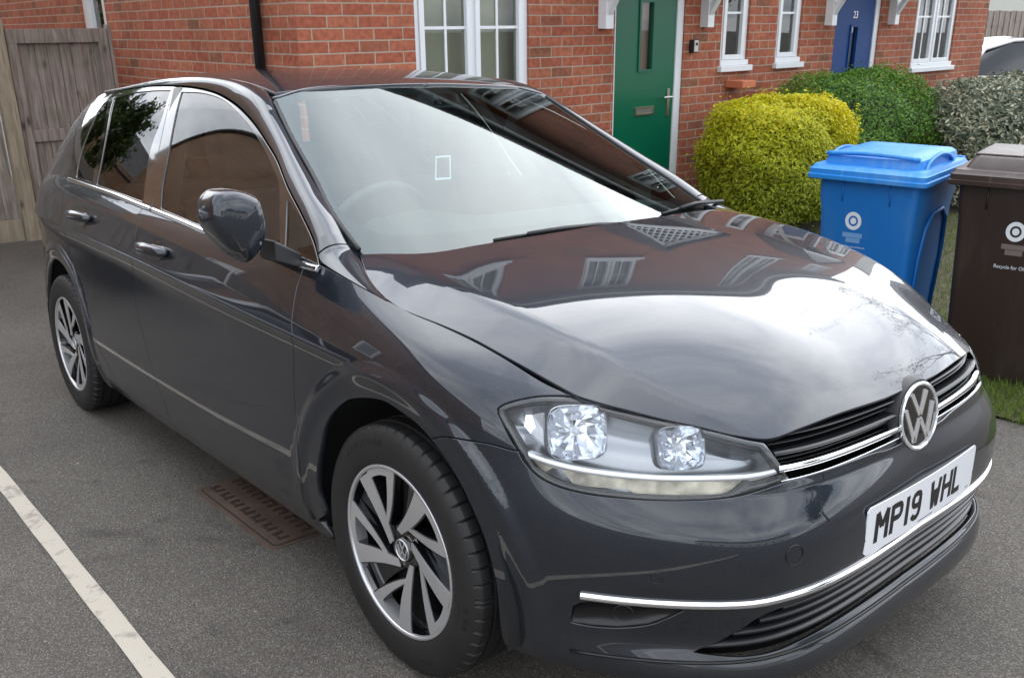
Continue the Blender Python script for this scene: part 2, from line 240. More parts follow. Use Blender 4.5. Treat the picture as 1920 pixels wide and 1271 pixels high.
def road_paint():
    m,t,b=mat('worn_white_road_paint'); co=N(t,'ShaderNodeTexCoord'); n=N(t,'ShaderNodeTexNoise'); n.inputs['Scale'].default_value=14; n.inputs['Detail'].default_value=8; n.inputs['Roughness'].default_value=.7; t.links.new(co.outputs['Object'],n.inputs['Vector'])
    r=N(t,'ShaderNodeValToRGB'); e=r.color_ramp.elements; e[0].position=.33; e[0].color=(.24,.215,.18,1); e[1].position=.47; e[1].color=(.45,.405,.335,1); t.links.new(n.outputs['Fac'],r.inputs[0])
    n2=N(t,'ShaderNodeTexNoise'); n2.inputs['Scale'].default_value=170; n2.inputs['Detail'].default_value=3; t.links.new(co.outputs['Object'],n2.inputs['Vector'])
    bp=N(t,'ShaderNodeBump'); bp.inputs['Strength'].default_value=.6; bp.inputs['Distance'].default_value=.003; t.links.new(n2.outputs['Fac'],bp.inputs['Height']); t.links.new(bp.outputs[0],b.inputs['Normal'])
    t.links.new(r.outputs[0],b.inputs['Base Color']); b.inputs['Roughness'].default_value=.8; return m
M['roadpaint']=road_paint()
M['rust']=simple('rusty_cast_iron',(.115,.078,.058),.75,.2,bump=.8,bscale=120,var=.3,vscale=12)
M['rustdark']=simple('dark_rust',(.040,.026,.019),.85)
M['soil']=simple('garden_soil',(.06,.045,.03),.95,bump=1,bscale=60,var=.4,vscale=20)
# ------------------------------------------------------------------ helpers
def tag(o,label=None,cat=None,group=None,kind=None):
    if label: o['label']=label
    if cat: o['category']=cat
    if group: o['group']=group
    if kind: o['kind']=kind
    return o
def empty(name,loc=(0,0,0),rot=None):
    o=bpy.data.objects.new(name,None); COL.objects.link(o); o.location=loc; o.empty_display_size=.2
    if rot is not None: o.rotation_euler=rot
    return o
def mesh_obj(name,V,F,m,parent=None,smooth=False,mats=None,fm=None,normals=None,bevel=0,loc=None,rot=None):
    me=bpy.data.meshes.new(name); me.from_pydata([tuple(map(float,v)) for v in V],[],[tuple(f) for f in F]); 
    if mats:
        for x in mats: me.materials.append(x)
        if fm is not None: me.polygons.foreach_set('material_index',fm)
    elif m: me.materials.append(m)
    if smooth: me.polygons.foreach_set('use_smooth',[True]*len(me.polygons))
    me.update()
    if normals is not None: me.normals_split_custom_set_from_vertices([tuple(n) for n in normals])
    o=bpy.data.objects.new(name,me); COL.objects.link(o)
    if parent: o.parent=parent
    if loc: o.location=loc
    if rot: o.rotation_euler=rot
    if bevel:
        b=o.modifiers.new('bev','BEVEL'); b.width=bevel; b.segments=2; b.limit_method='ANGLE'; b.angle_limit=R_(35); b.harden_normals=True
        me.polygons.foreach_set('use_smooth',[True]*len(me.polygons))
    return o
class MB:
    def __init__(s): s.V=[]; s.F=[]; s.m=[]
    def add(s,V,F,mi=0):
        o=len(s.V); s.V+= [tuple(v) for v in V]; s.F+=[tuple(i+o for i in f) for f in F]; s.m+=[mi]*len(F); return s
    def box(s,x0,x1,y0,y1,z0,z1,mi=0,T=None):
        V=[(x,y,z) for z in (z0,z1) for y in (y0,y1) for x in (x0,x1)]
        if T is not None: V=[T@Vector(v) for v in V]
        return s.add(V,[(0,2,3,1),(4,5,7,6),(0,1,5,4),(2,6,7,3),(0,4,6,2),(1,3,7,5)],mi)
    def tube(s,pts,r,n=8,mi=0,cap=True,squash=None):
        pts=[Vector(p) for p in pts]; L=len(pts); rr=r if hasattr(r,'__len__') else [r]*L; V=[];F=[]
        up=Vector((0,0,1)); prev=None
        for i,p in enumerate(pts):
            d=(pts[min(i+1,L-1)]-pts[max(i-1,0)]).normalized()
            a=prev if prev is not None else (up if abs(d.z)<.95 else Vector((1,0,0)))
            a=(a-d*a.dot(d)); a=a.normalized() if a.length>1e-6 else d.orthogonal().normalized(); b=d.cross(a); prev=a
            for k in range(n):
                t=2*math.pi*k/n; V.append(p+(a*math.cos(t)*(squash or 1)+b*math.sin(t))*rr[i])
        for i in range(L-1):
            for k in range(n): F.append((i*n+k,i*n+(k+1)%n,(i+1)*n+(k+1)%n,(i+1)*n+k))
        if cap: F.append(tuple(range(n))[::-1]); F.append(tuple((L-1)*n+k for k in range(n)))
        return s.add(V,F,mi)
    def lathe(s,prof,n=48,T=None,mi=0,close=False):
        # prof: (r,y) about the Y axis
        V=[];F=[];L=len(prof)
        for k in range(n):
            t=2*math.pi*k/n
            for r,y in prof: V.append(Vector((r*math.cos(t),y,r*math.sin(t))))
        for k in range(n):
            for i in range(L-1 if not close else L): 
                j=(i+1)%L; a=k*L+i;b=k*L+j;c=((k+1)%n)*L+j;d=((k+1)%n)*L+i; F.append((a,b,c,d))
        if T is not None: V=[T@v for v in V]
        return s.add(V,F,mi)
    def prism(s,poly,h0,h1,T=None,mi=0,top=True,bot=True,side=None):
        # polygon in local XY, extruded along local Z
        n=len(poly); V=[Vector((x,y,h0)) for x,y in poly]+[Vector((x,y,h1)) for x,y in poly]
        if T is not None: V=[T@v for v in V]
        F=[(i,(i+1)%n,n+(i+1)%n,n+i) for i in range(n)]
        s.add(V,F,side if side is not None else mi)
        from mathutils.geometry import tessellate_polygon
        tr=tessellate_polygon([[Vector((x,y,0)) for x,y in poly]])
        def ori(t):
            a,b,c=[poly[i] for i in t]; return (b[0]-a[0])*(c[1]-a[1])-(b[1]-a[1])*(c[0]-a[0])>0
        tt=[t if ori(t) else t[::-1] for t in tr]
        if top: s.add(V[n:],tt,mi)
        if bot: s.add(V[:n],[t[::-1] for t in tt],mi)
        return s
    def build(s,name,m,parent=None,smooth=False,bevel=0,mats=None,loc=None,rot=None):
        return mesh_obj(name,s.V,s.F,m,parent,smooth,mats,s.m if mats else None,None,bevel,loc,rot)
def uvwall(o,ax=0):
    # metre-scaled uv for a wall: u along the wall, v = height
    me=o.data; uv=me.uv_layers.new(name='UVMap')
    for p in me.polygons:
        n=p.normal
        for li in p.loop_indices:
            c=me.vertices[me.loops[li].vertex_index].co
            if abs(n.x)>=abs(n.y) and abs(n.x)>.5: u=(c.y,c.z)
            elif abs(n.y)>.5: u=(c.x+.11,c.z)
            else: u=(c.x,c.y)
            uv.data[li].uv=u

# ---------- B-spline helpers ----------
def _knots(n,k=3):
    return np.concatenate([np.zeros(k),np.linspace(0,1,n-k+1),np.ones(k)])
def _basis(u,n,k=3):
    u=np.clip(np.asarray(u,float).ravel(),0,1-1e-9); T=_knots(n,k); m=len(T)-1
    B=np.zeros((len(u),m))
    for i in range(m): B[:,i]=(T[i]<=u)&(u<T[i+1])
    for d in range(1,k+1):
        Bn=np.zeros((len(u),m-d))
        for i in range(m-d):
            a=T[i+d]-T[i]; b=T[i+d+1]-T[i+1]
            if a>0: Bn[:,i]+=(u-T[i])/a*B[:,i]
            if b>0: Bn[:,i]+=(T[i+d+1]-u)/b*B[:,i+1]
        B=Bn
    return B[:,:n]
def bsurf(net,s,t):
    net=np.asarray(net); Bs=_basis(s,net.shape[0]); Bt=_basis(t,net.shape[1])
    return np.einsum('pi,pj,ijk->pk',Bs,Bt,net)
# ---------- body side / front shell ----------
BASE=[(.845,0),(.844,.14),(.836,.30),(.815,.42),(.775,.525),(.705,.615),(.61,.70),(.52,.77),(.43,.825),(.34,.858),(.2,.882),(.05,.891),(-.15,.895),(-.4,.897),(-.7,.899),(-1.0,.9),(-1.3,.9),(-1.6,.9),(-1.9,.899),(-2.2,.897),(-2.5,.893),(-2.8,.882),(-3.03,.85),(-3.2,.80),(-3.32,.71),(-3.39,.55),(-3.42,.3),(-3.425,0)]
def _prof():
    P={}
    P[0]=[(.008,.186),(-.004,.232),(.042,.260),(.018,.335),(.003,.41),(0,.46),(.004,.515),(.016,.56),(.028,.597),(.030,.615),(.034,.655),(.038,.69),(.048,.716)]
    P[2]=[(.010,.186),(-.002,.232),(.043,.260),(.018,.335),(.003,.41),(0,.46),(.004,.515),(.017,.56),(.030,.597),(.032,.615),(.038,.655),(.046,.687),(.059,.707)]
    P[4]=[(.014,.190),(.000,.234),(.042,.264),(.016,.34),(.003,.41),(0,.46),(.005,.515),(.019,.56),(.032,.598),(.031,.62),(.042,.66),(.058,.688),(.078,.702)]
    P[6]=[(.022,.194),(.006,.240),(.034,.272),(.010,.35),(.0,.42),(.0,.48),(.005,.535),(.017,.58),(.029,.618),(.036,.65),(.050,.688),(.074,.720),(.096,.741)]
    P[8]=[(.038,.197),(.022,.225),(.010,.295),(.003,.37),(0,.43),(0,.49),(.003,.55),(.009,.60),(.016,.65),(.020,.69),(.038,.73),(.066,.765),(.098,.79)]
    P[10]=[(.05,.200),(.028,.235),(.010,.31),(.003,.39),(0,.46),(.0,.54),(.001,.61),(.003,.67),(.006,.72),(.014,.762),(.036,.80),(.072,.835),(.112,.858)]
    P[11]=[(.05,.20),(.03,.245),(.010,.32),(.003,.40),(0,.48),(.0,.57),(.003,.65),(.004,.71),(.003,.748),(.012,.785),(.034,.825),(.068,.860),(.103,.880)]
    P[12]=[(.05,.20),(.03,.245),(.010,.32),(.001,.40),(.003,.49),(.007,.58),(.012,.67),(.012,.725),(.001,.762),(.008,.790),(.030,.845),(.058,.885),(.090,.912)]
    P[13]=[(.05,.20),(.03,.245),(.010,.32),(.002,.41),(.001,.50),(.003,.59),(.010,.68),(.011,.735),(0,.775),(.006,.798),(.028,.86),(.050,.915),(.078,.968)]
    def side(tz,bz,bi): 
        return [(.052,.205),(.03,.25),(.009,.325),(.000,.405),(.005,.49),(.012,.60),(.018,tz-.10),(.017,tz-.042),(0,tz),(.006,tz+.022),(.024,tz+.075),(.045,(tz+.075+bz)/2+.01),(bi,bz)]
    P[15]=side(.807,.985,.078); P[17]=side(.842,1.02,.080); P[19]=side(.862,1.045,.084); P[20]=side(.872,1.055,.088)
    P[22]=side(.885,1.07,.105)
    P[24]=[(.05,.24),(.02,.30),(.0,.38),(0,.46),(0,.54),(.005,.62),(.02,.70),(.05,.76),(.06,.80),(.07,.86),(.09,.93),(.115,1.0),(.15,1.07)]
    P[27]=[(.05,.24),(.02,.30),(.0,.38),(0,.46),(0,.54),(.005,.62),(.03,.70),(.07,.76),(.09,.82),(.11,.88),(.14,.94),(.18,1.0),(.22,1.07)]
    for k in (2,4,6,8):
        o={2:.010,4:.023,6:.018,8:.007}[k]
        P[k]=[(d-o*w,z) for (d,z),w in zip(P[k],[.8,.8,.5,.7,1,1,1,.7,.3,0,0,0,0])]
    for k in P:
        d,z=P[k][8]; h=.0035 if 11<=k<=22 else .002
        P[k]=P[k][:8]+[(d,z-h),(d,z+h)]+P[k][9:]
        if 10<=k<=24: d7,z7=P[k][7]; P[k][7]=(d7+.002,z7+.004)
    return P
def shell_net():
    B=np.array(BASE); n=len(B)
    T=np.zeros_like(B); T[1:-1]=B[2:]-B[:-2]; T[0]=(0,1); T[-1]=(0,-1)
    T/=np.linalg.norm(T,axis=1)[:,None]; N=np.stack([T[:,1],-T[:,0]],1)   # outward
    P=_prof(); ks=sorted(P); A=np.array([P[k] for k in ks])
    net=np.zeros((n,A.shape[1],3))
    for j in range(n):
        for r in range(A.shape[1]):
            d=np.interp(j,ks,A[:,r,0]); z=np.interp(j,ks,A[:,r,1])
            net[j,r]=(B[j,0]-N[j,0]*d, -(B[j,1]-N[j,1]*d), z)   # right side y<0
    return net
NET=shell_net()
def sm(a): a=np.clip(a,0,1); return a*a*(3-2*a)
def _flare(p):
    out=np.zeros(len(p))
    for cx in (0,-2.62):
        r=np.hypot(p[:,0]-cx,p[:,2]-.314)
        f=.0085*sm((.470-r)/.036)*(1-.9*sm((.436-r)/.050))
        out=np.maximum(out,f*sm((p[:,2]-.16)/.08)*(np.abs(p[:,1])>.6))
    return out
def SHELL(s,t):
    p=bsurf(NET,s,t); p=p.copy(); f=_flare(p)
    p[:,1]-=f
    return p
# ---------- scattered-data bicubic height field ----------
def fit_height(pts,x0,x1,y0,y1,nx,ny,lam=2e-3,sym=False):
    pts=np.array(pts,float)
    a=(pts[:,0]-x0)/(x1-x0); b=(pts[:,1]-y0)/(y1-y0); w=pts[:,3] if pts.shape[1]>3 else np.ones(len(pts))
    A=np.einsum('pi,pj->pij',_basis(a,nx),_basis(b,ny)).reshape(len(pts),-1)*w[:,None]; rhs=pts[:,2]*w
    R=[]
    def row(c):
        r=np.zeros((nx,ny)); 
        for (i,j),v in c: r[i,j]+=v
        R.append(r.ravel())
    for i in range(nx):
        for j in range(ny):
            if 0<i<nx-1: row([((i-1,j),1),((i,j),-2),((i+1,j),1)])
            if 0<j<ny-1: row([((i,j-1),1),((i,j),-2),((i,j+1),1)])
            if i<nx-1 and j<ny-1: row([((i,j),1),((i+1,j+1),1),((i+1,j),-1),((i,j+1),-1)])
    if sym:
        for i in range(nx):
            R.append(None); r=np.zeros((nx,ny)); r[i,0]=30; r[i,1]=-30; R[-1]=r.ravel()
    R=np.array(R)*np.sqrt(lam)*3
    M=np.vstack([A,R]); v=np.concatenate([rhs,np.zeros(len(R))])
    C=np.linalg.lstsq(M,v,rcond=None)[0].reshape(nx,ny)
    return dict(C=C,b=(x0,x1,y0,y1))
def evh(H,x,y):
    x0,x1,y0,y1=H['b']; a=(np.asarray(x,float).ravel()-x0)/(x1-x0); b=(np.asarray(y,float).ravel()-y0)/(y1-y0)
    nx,ny=H['C'].shape
    return np.einsum('pi,pj,ij->p',_basis(a,nx),_basis(b,ny),H['C'])
# bonnet: z=h(x,|y|)
BON=[(.80,0,.714),(.795,.13,.714),(.772,.30,.710),(.752,.39,.706),(.722,.468,.696),(.585,.598,.735),(.452,.713,.776),(.30,.757,.826),(.10,.782,.876),(-.09,.79,.902),(-.2,.765,.93),(-.343,.72,.970),
 (-.12,0,.997),(-.13,.25,.993),(-.16,.46,.986),(-.20,.60,.977),
 (-.35,0,1.03),(-.35,.4,1.02),(-.35,.6,.998),
 (.6,.572,.756),(.634,.50,.780),(.488,.608,.811),(.45,.625,.826),(.19,.665,.900),(0,.68,.934),(-.2,.685,.955),
 (.70,0,.782),(.70,.2,.782),(.69,.4,.772),(.55,0,.850),(.55,.3,.845),(.55,.45,.832),(.3,0,.920),(.3,.3,.914),(.3,.5,.896),(.1,0,.960),(.1,.3,.955),(.1,.5,.940),
 (.77,0,.742),(.765,.2,.741),(.735,.37,.734)]
def _yc(x): return np.interp(x,[-.45,-.34,-.2,0,.2,.35,.49,.62,.735,.87],[.69,.69,.685,.68,.665,.64,.60,.545,.475,.40])
def _sp(t,e): return e*np.logaddexp(0,t/e)
def _ridge(x,y):
    x=np.asarray(x,float).ravel(); y=np.abs(np.asarray(y,float).ravel()); t=y-_yc(x)
    k=.34*sm((x+.40)/.25)*sm((.87-x)/.22); return -k*_sp(t,.007)
_B=[]
for i_,b in enumerate(BON): _B.append((b[0],b[1],b[2]-_ridge([b[0]],[b[1]])[0],3 if i_<16 else .5))
HB=fit_height(_B,-.45,.87,0,.90,12,9,lam=3e-3,sym=True)
def BONNET(x,y):
    x=np.asarray(x,float).ravel(); y=np.asarray(y,float).ravel()
    return np.stack([x,y,evh(HB,x,np.abs(y))+_ridge(x,y)],1)
# windscreen: param (v along slope 0 bottom..1 top, y): use heightfield x=w(z,y)
WC=[0.84683282,-0.52213178,0.02149284,0.11069839,-0.03710415,-0.04720821]
def WSCREEN(z,y):
    z=np.asarray(z,float).ravel(); y=np.asarray(y,float).ravel(); A=WC[2]; B=WC[1]-WC[4]*y*y; C=WC[0]-WC[3]*y*y-WC[5]*y**4-z
    x=2*C/(-B+np.sqrt(B*B-4*A*C))
    return np.stack([x,y,z],1)
# roof z=r(x,|y|)
RP=[(-1.005,0,1.405),(-1.015,.25,1.40),(-1.035,.45,1.39),(-1.04,.575,1.367),(-1.2,0,1.443),(-1.2,.3,1.437),(-1.2,.5,1.42),(-1.2,.58,1.398),
 (-1.4,0,1.468),(-1.4,.3,1.462),(-1.4,.5,1.445),(-1.4,.6,1.42),(-1.7,0,1.482),(-1.7,.3,1.476),(-1.7,.5,1.457),(-1.7,.6,1.432),
 (-2.1,0,1.480),(-2.1,.3,1.473),(-2.1,.5,1.452),(-2.1,.6,1.424),(-2.5,0,1.460),(-2.5,.3,1.453),(-2.5,.5,1.430),(-2.5,.6,1.395),(-2.8,0,1.435),(-2.8,.3,1.428),(-2.8,.5,1.405),(-2.8,.58,1.375),(-3.0,0,1.405),(-3.0,.3,1.40),(-3.0,.5,1.372)]
HR=fit_height(RP,-3.15,-.9,0,.68,10,6,lam=1e-3,sym=True)
def ROOF(x,y):
    x=np.asarray(x,float).ravel(); y=np.asarray(y,float).ravel()
    return np.stack([x,y,evh(HR,x,np.abs(y))],1)
# greenhouse side: y=-g(x,z)
GP=[]
for x,zb,yb,zt,yt in [(-.35,.96,.815,1.0,.775),(-.6,.965,.822,1.16,.705),(-.9,.98,.822,1.29,.635),(-1.2,.995,.822,1.40,.595),(-1.6,1.02,.82,1.432,.598),(-2.0,1.04,.815,1.425,.60),(-2.4,1.052,.806,1.40,.60),(-2.7,1.06,.79,1.36,.60),(-3.0,1.07,.755,1.30,.60),(-3.2,1.07,.69,1.2,.60)]:
    for k in np.linspace(0,1,6):
        bow=.016*4*k*(1-k)*min(1,(zt-zb)/.4)
        GP.append((x,zb+(zt-zb)*k,yb+(yt-yb)*k+bow))
HG=fit_height(GP,-3.3,-.25,.92,1.50,9,5,lam=6e-4)
def GSIDE(x,z):
    x=np.asarray(x,float).ravel(); z=np.asarray(z,float).ravel()
    return np.stack([x,-evh(HG,x,z),z],1)
SURF=dict(shell=SHELL,bonnet=BONNET,ws=WSCREEN,roof=ROOF,gside=GSIDE)
DOM=dict(shell=(0,1,0,1),bonnet=(-.44,.86,-.89,.89),ws=(.86,1.44,-.79,.79),roof=(-3.1,-.92,-.66,.66),gside=(-3.25,-.27,.93,1.49))
def normals(F,a,b,e=2e-4):
    pa=F(a+e,b)-F(a-e,b); pb=F(a,b+e)-F(a,b-e); n=np.cross(pa,pb); return n/np.maximum(np.linalg.norm(n,axis=1),1e-12)[:,None]

D={
'bumper':[(0,0),(0.05,0),(0.1034,0),(0.1568,0),(0.2101,0),(0.2635,0),(0.3169,0),(0.3169,0),(0.3164,0.027),(0.3146,0.091),(0.3148,0.1873),(0.3195,0.2722),(0.3237,0.3154),(0.3293,0.3537),(0.341,0.4231),(0.3484,0.4549),(0.3564,0.4819),(0.3669,0.5062),(0.3669,0.5062),(0.3484,0.5713),(0.33,0.6119),(0.3078,0.696),(0.2942,0.7379),(0.2942,0.7379),(0.2838,0.623),(0.2731,0.5935),(0.258,0.5798),(0.238,0.576),(0.2156,0.5829),(0.1947,0.5934),(0.1746,0.6089),(0.1536,0.6355),(0.0909,0.805),(0.0519,0.8148),(0.0254,0.805),(0.0102,0.7655),(0,0.7655)],
'wing':[(0.2942,0.7379),(0.3078,0.696),(0.33,0.6119),(0.3484,0.5713),(0.3669,0.5062),(0.3729,0.5166),(0.3818,0.5249),(0.3922,0.5257),(0.4068,0.5241),(0.4149,0.5118),(0.4228,0.495),(0.4311,0.4751),(0.4387,0.4533),(0.4445,0.4291),(0.4494,0.4053),(0.4546,0.3743),(0.4587,0.3397),(0.4625,0.2817),(0.4654,0.2386),(0.4675,0.1928),(0.4692,0.1315),(0.4674,0.0743),(0.478,0.0356),(0.4819,0.0897),(0.4807,0.1361),(0.4791,0.2496),(0.4813,0.3456),(0.4819,0.4211),(0.4774,0.7195),(0.4812,0.8754),(0.4827,0.942),(0.483,1),(0.4653,1),(0.4476,1),(0.4299,1),(0.4122,1),(0.3945,1),(0.3768,1),(0.3591,1),(0.3414,1),(0.3237,1),(0.306,1),(0.2883,1),(0.2706,1),(0.2529,1),(0.2672,0.9901),(0.2857,0.971),(0.3008,0.9421),(0.3125,0.9045),(0.3169,0.8783),(0.3154,0.8608),(0.3111,0.8385)],
'fdoor':[(0.483,1),(0.4827,0.942),(0.4812,0.8754),(0.4774,0.7195),(0.4819,0.4211),(0.4813,0.3456),(0.4791,0.2496),(0.4807,0.1361),(0.4819,0.0897),(0.4802,0.0356),(0.5333,0.0334),(0.5733,0.0322),(0.6187,0.0321),(0.6161,0.1165),(0.6263,0.2447),(0.6351,0.3366),(0.6404,0.3885),(0.6409,0.4969),(0.6325,0.7199),(0.6336,0.9076),(0.6378,1)],
'rdoor':[(0.6378,1),(0.6336,0.9076),(0.6325,0.7199),(0.6409,0.4969),(0.6404,0.3885),(0.6351,0.3366),(0.6263,0.2447),(0.6161,0.1165),(0.6187,0.0321),(0.6533,0.0321),(0.6934,0.0321),(0.6969,0.1193),(0.7111,0.2041),(0.7252,0.3237),(0.7369,0.391),(0.7489,0.4476),(0.7455,0.6319),(0.7518,0.8967),(0.7599,1)],
'quarter':[(0.7599,1),(0.7518,0.8967),(0.7455,0.6319),(0.7489,0.4476),(0.7369,0.391),(0.7252,0.3237),(0.7111,0.2041),(0.6969,0.1193),(0.6934,0.0321),(0.7247,0.0321),(0.7259,0.0202),(0.725,0.0518),(0.7247,0.088),(0.725,0.1294),(0.7259,0.1741),(0.7274,0.2175),(0.7295,0.2566),(0.7321,0.2906),(0.7353,0.3193),(0.7389,0.3432),(0.7429,0.3627),(0.7473,0.3785),(0.7521,0.3913),(0.7571,0.4015),(0.7624,0.4092),(0.7678,0.4142),(0.7734,0.4166),(0.779,0.4162),(0.7848,0.4132),(0.7905,0.4077),(0.7962,0.3997),(0.8019,0.3894),(0.8075,0.3768),(0.8128,0.3613),(0.8179,0.3423),(0.8225,0.3187),(0.8267,0.2897),(0.8302,0.2549),(0.8331,0.2148),(0.8353,0.1706),(0.8368,0.1257),(0.8376,0.0845),(0.8376,0.049),(0.837,0.0182),(0.847,0),(0.92,0),(0.96,0),(1,0),(1,0.5),(1,1),(0.96,1),(0.92,1),(0.86,1),(0.8,1)],
'sill':[(0.4713,0),(0.4944,0),(0.5175,0),(0.5406,0),(0.5637,0),(0.5868,0),(0.6099,0),(0.633,0),(0.6561,0),(0.6792,0),(0.7023,0),(0.7254,0),(0.7247,0.0321),(0.6667,0.0321),(0.6133,0.0321),(0.5467,0.0328),(0.4751,0.0357)],
'headlamp':[(0.3169,0.8783),(0.3125,0.9045),(0.3008,0.9421),(0.2857,0.971),(0.2672,0.9901),(0.2509,1),(0.2322,1),(0.2097,1),(0.1835,1),(0.1573,1),(0.1334,0.9922),(0.1104,0.9756),(0.1056,0.9335),(0.1001,0.8838),(0.0937,0.8121),(0.1039,0.7882),(0.1176,0.7567),(0.1344,0.6831),(0.1536,0.6355),(0.1746,0.6089),(0.1947,0.5934),(0.2156,0.5829),(0.238,0.576),(0.258,0.5798),(0.2731,0.5935),(0.2838,0.623),(0.2942,0.7379),(0.3028,0.8017),(0.3111,0.8385),(0.3154,0.8608)],
'bowls':[(0.2467,0.9083),(0.1732,0.9256)],
'drl':[(0.2895,0.7368),(0.2527,0.7392),(0.2199,0.7587),(0.1847,0.7869),(0.1494,0.8228),(0.1254,0.8412),(0.0996,0.8624)],
'strip':[(0.2439,0.2281),(0.203,0.2401),(0.1614,0.2525),(0.1243,0.2578),(0.1026,0.2564),(0.078,0.2563),(0.0525,0.2668),(0.0317,0.2739)],
'fog':[(0.2472,0.1783),(0.237,0.1998),(0.2071,0.2122),(0.1866,0.2154),(0.1703,0.2224),(0.1829,0.1827),(0.1946,0.1548),(0.2144,0.1341),(0.2336,0.1261),(0.2494,0.1257)],
'lowgr':[(0,0.2311),(0.0247,0.2272),(0.0522,0.2216),(0.0841,0.2178),(0.1133,0.1984),(0.1313,0.1514),(0.1479,0.1097),(0.1645,0.0815),(0.1314,0.0703),(0.1016,0.0716),(0.0785,0.0779),(0.034,0.0851),(0,0.0854)],
'lowline':[(0.2546,0.0565),(0.2377,0.0535),(0.1995,0.0641),(0.1646,0.0728),(0.1345,0.0774),(0.1042,0.0778),(0.0787,0.084),(0.0301,0.088),(0,0.073)],
'sens1':[(0.0988,0.4003)],
'sens2':[(0.1902,0.3179)],
'gb':[(0.0909,0.805),(0.0519,0.8148),(0.0254,0.805),(0.0102,0.7655)],
'bonnet':[(0.797,0),(0.793,-0.13),(0.77,-0.3),(0.752,-0.385),(0.728,-0.462),(0.6875,-0.5113),(0.641,-0.5525),(0.5865,-0.6009),(0.5309,-0.6487),(0.4908,-0.683),(0.4503,-0.7112),(0.4433,-0.7147),(0.3718,-0.7381),(0.2881,-0.7554),(0.1972,-0.7697),(0.0985,-0.7847),(-0.0086,-0.7979),(-0.0774,-0.7964),(-0.1621,-0.7818),(-0.2363,-0.7619),(-0.343,-0.715),(-0.2,-0.6),(-0.16,-0.46),(-0.13,-0.25),(-0.12,0)],
'Aline':[(-2.5131,1.0396),(-2.5653,1.0849),(-2.6091,1.127),(-2.6365,1.1927),(-2.6478,1.275),(-2.6669,1.3558),(-2.5741,1.3931),(-2.332,1.4157),(-1.9879,1.4236),(-1.7305,1.4201),(-1.537,1.4106),(-1.3519,1.3896),(-1.2117,1.3592),(-1.1017,1.3259),(-1.0032,1.2896),(-0.8991,1.2447),(-0.7937,1.1967),(-0.6722,1.1299),(-0.5421,1.0648),(-0.4372,1.0067),(-0.3746,0.9655)],
'fglass':[(-1.6343,1.3943),(-1.4392,1.3859),(-1.2853,1.3633),(-1.1569,1.326),(-1.0371,1.2831),(-0.9143,1.2293),(-0.8001,1.1731),(-0.7237,1.1302),(-0.653,1.0569),(-0.575,0.9715),(-0.9866,0.9827),(-1.4312,1.0137),(-1.4718,1.0824),(-1.507,1.1683),(-1.5659,1.2822)],
'qglass':[(-0.643,1.0924),(-0.6056,1.0782),(-0.5351,1.0451),(-0.4566,1.0025),(-0.3834,0.9609),(-0.3718,0.9484),(-0.4369,0.9516),(-0.5513,0.9766),(-0.5959,1.0337)],
'rglass':[(-2.4083,1.3805),(-2.2747,1.3938),(-1.9488,1.4032),(-1.7419,1.4016),(-1.6947,1.2994),(-1.6861,1.2041),(-1.6403,1.1037),(-1.5988,1.0248),(-1.8418,1.0386),(-2.1305,1.0527),(-2.1745,1.1438),(-2.2651,1.2647)],
'rfix':[(-2.4585,1.3723),(-2.5245,1.3618),(-2.5392,1.3355),(-2.5249,1.2699),(-2.5067,1.1897),(-2.4662,1.1111),(-2.4259,1.0658),(-2.1909,1.0575),(-2.2358,1.1415),(-2.3178,1.264)],
'chrome':[(-2.52,1.0501),(-2.1077,1.038),(-1.861,1.0279),(-1.5929,1.0108),(-1.2855,0.9909),(-0.9613,0.9681),(-0.7341,0.9608),(-0.5769,0.9605),(-0.4344,0.9468),(-0.3589,0.9437)],
'bdiv':[(-1.7305,1.4201),(-1.6557,1.2996),(-1.5887,1.1654),(-1.5247,1.0494),(-1.506,1.0065)],
}
STK=[(1.122, -0.3191), (1.1216, -0.2652), (1.1845, -0.1832), (1.184, -0.2377)]
WIP=([(-0.3375, 0.9675), (-0.2252, 0.9703), (-0.098, 0.9721), (0.044, 0.9686), (0.1855, 0.9636)], [(0.3937, 0.9685), (0.5078, 0.9714), (0.6263, 0.9746), (0.7463, 0.9768)])

D['lowgr_h']=D['lowgr']

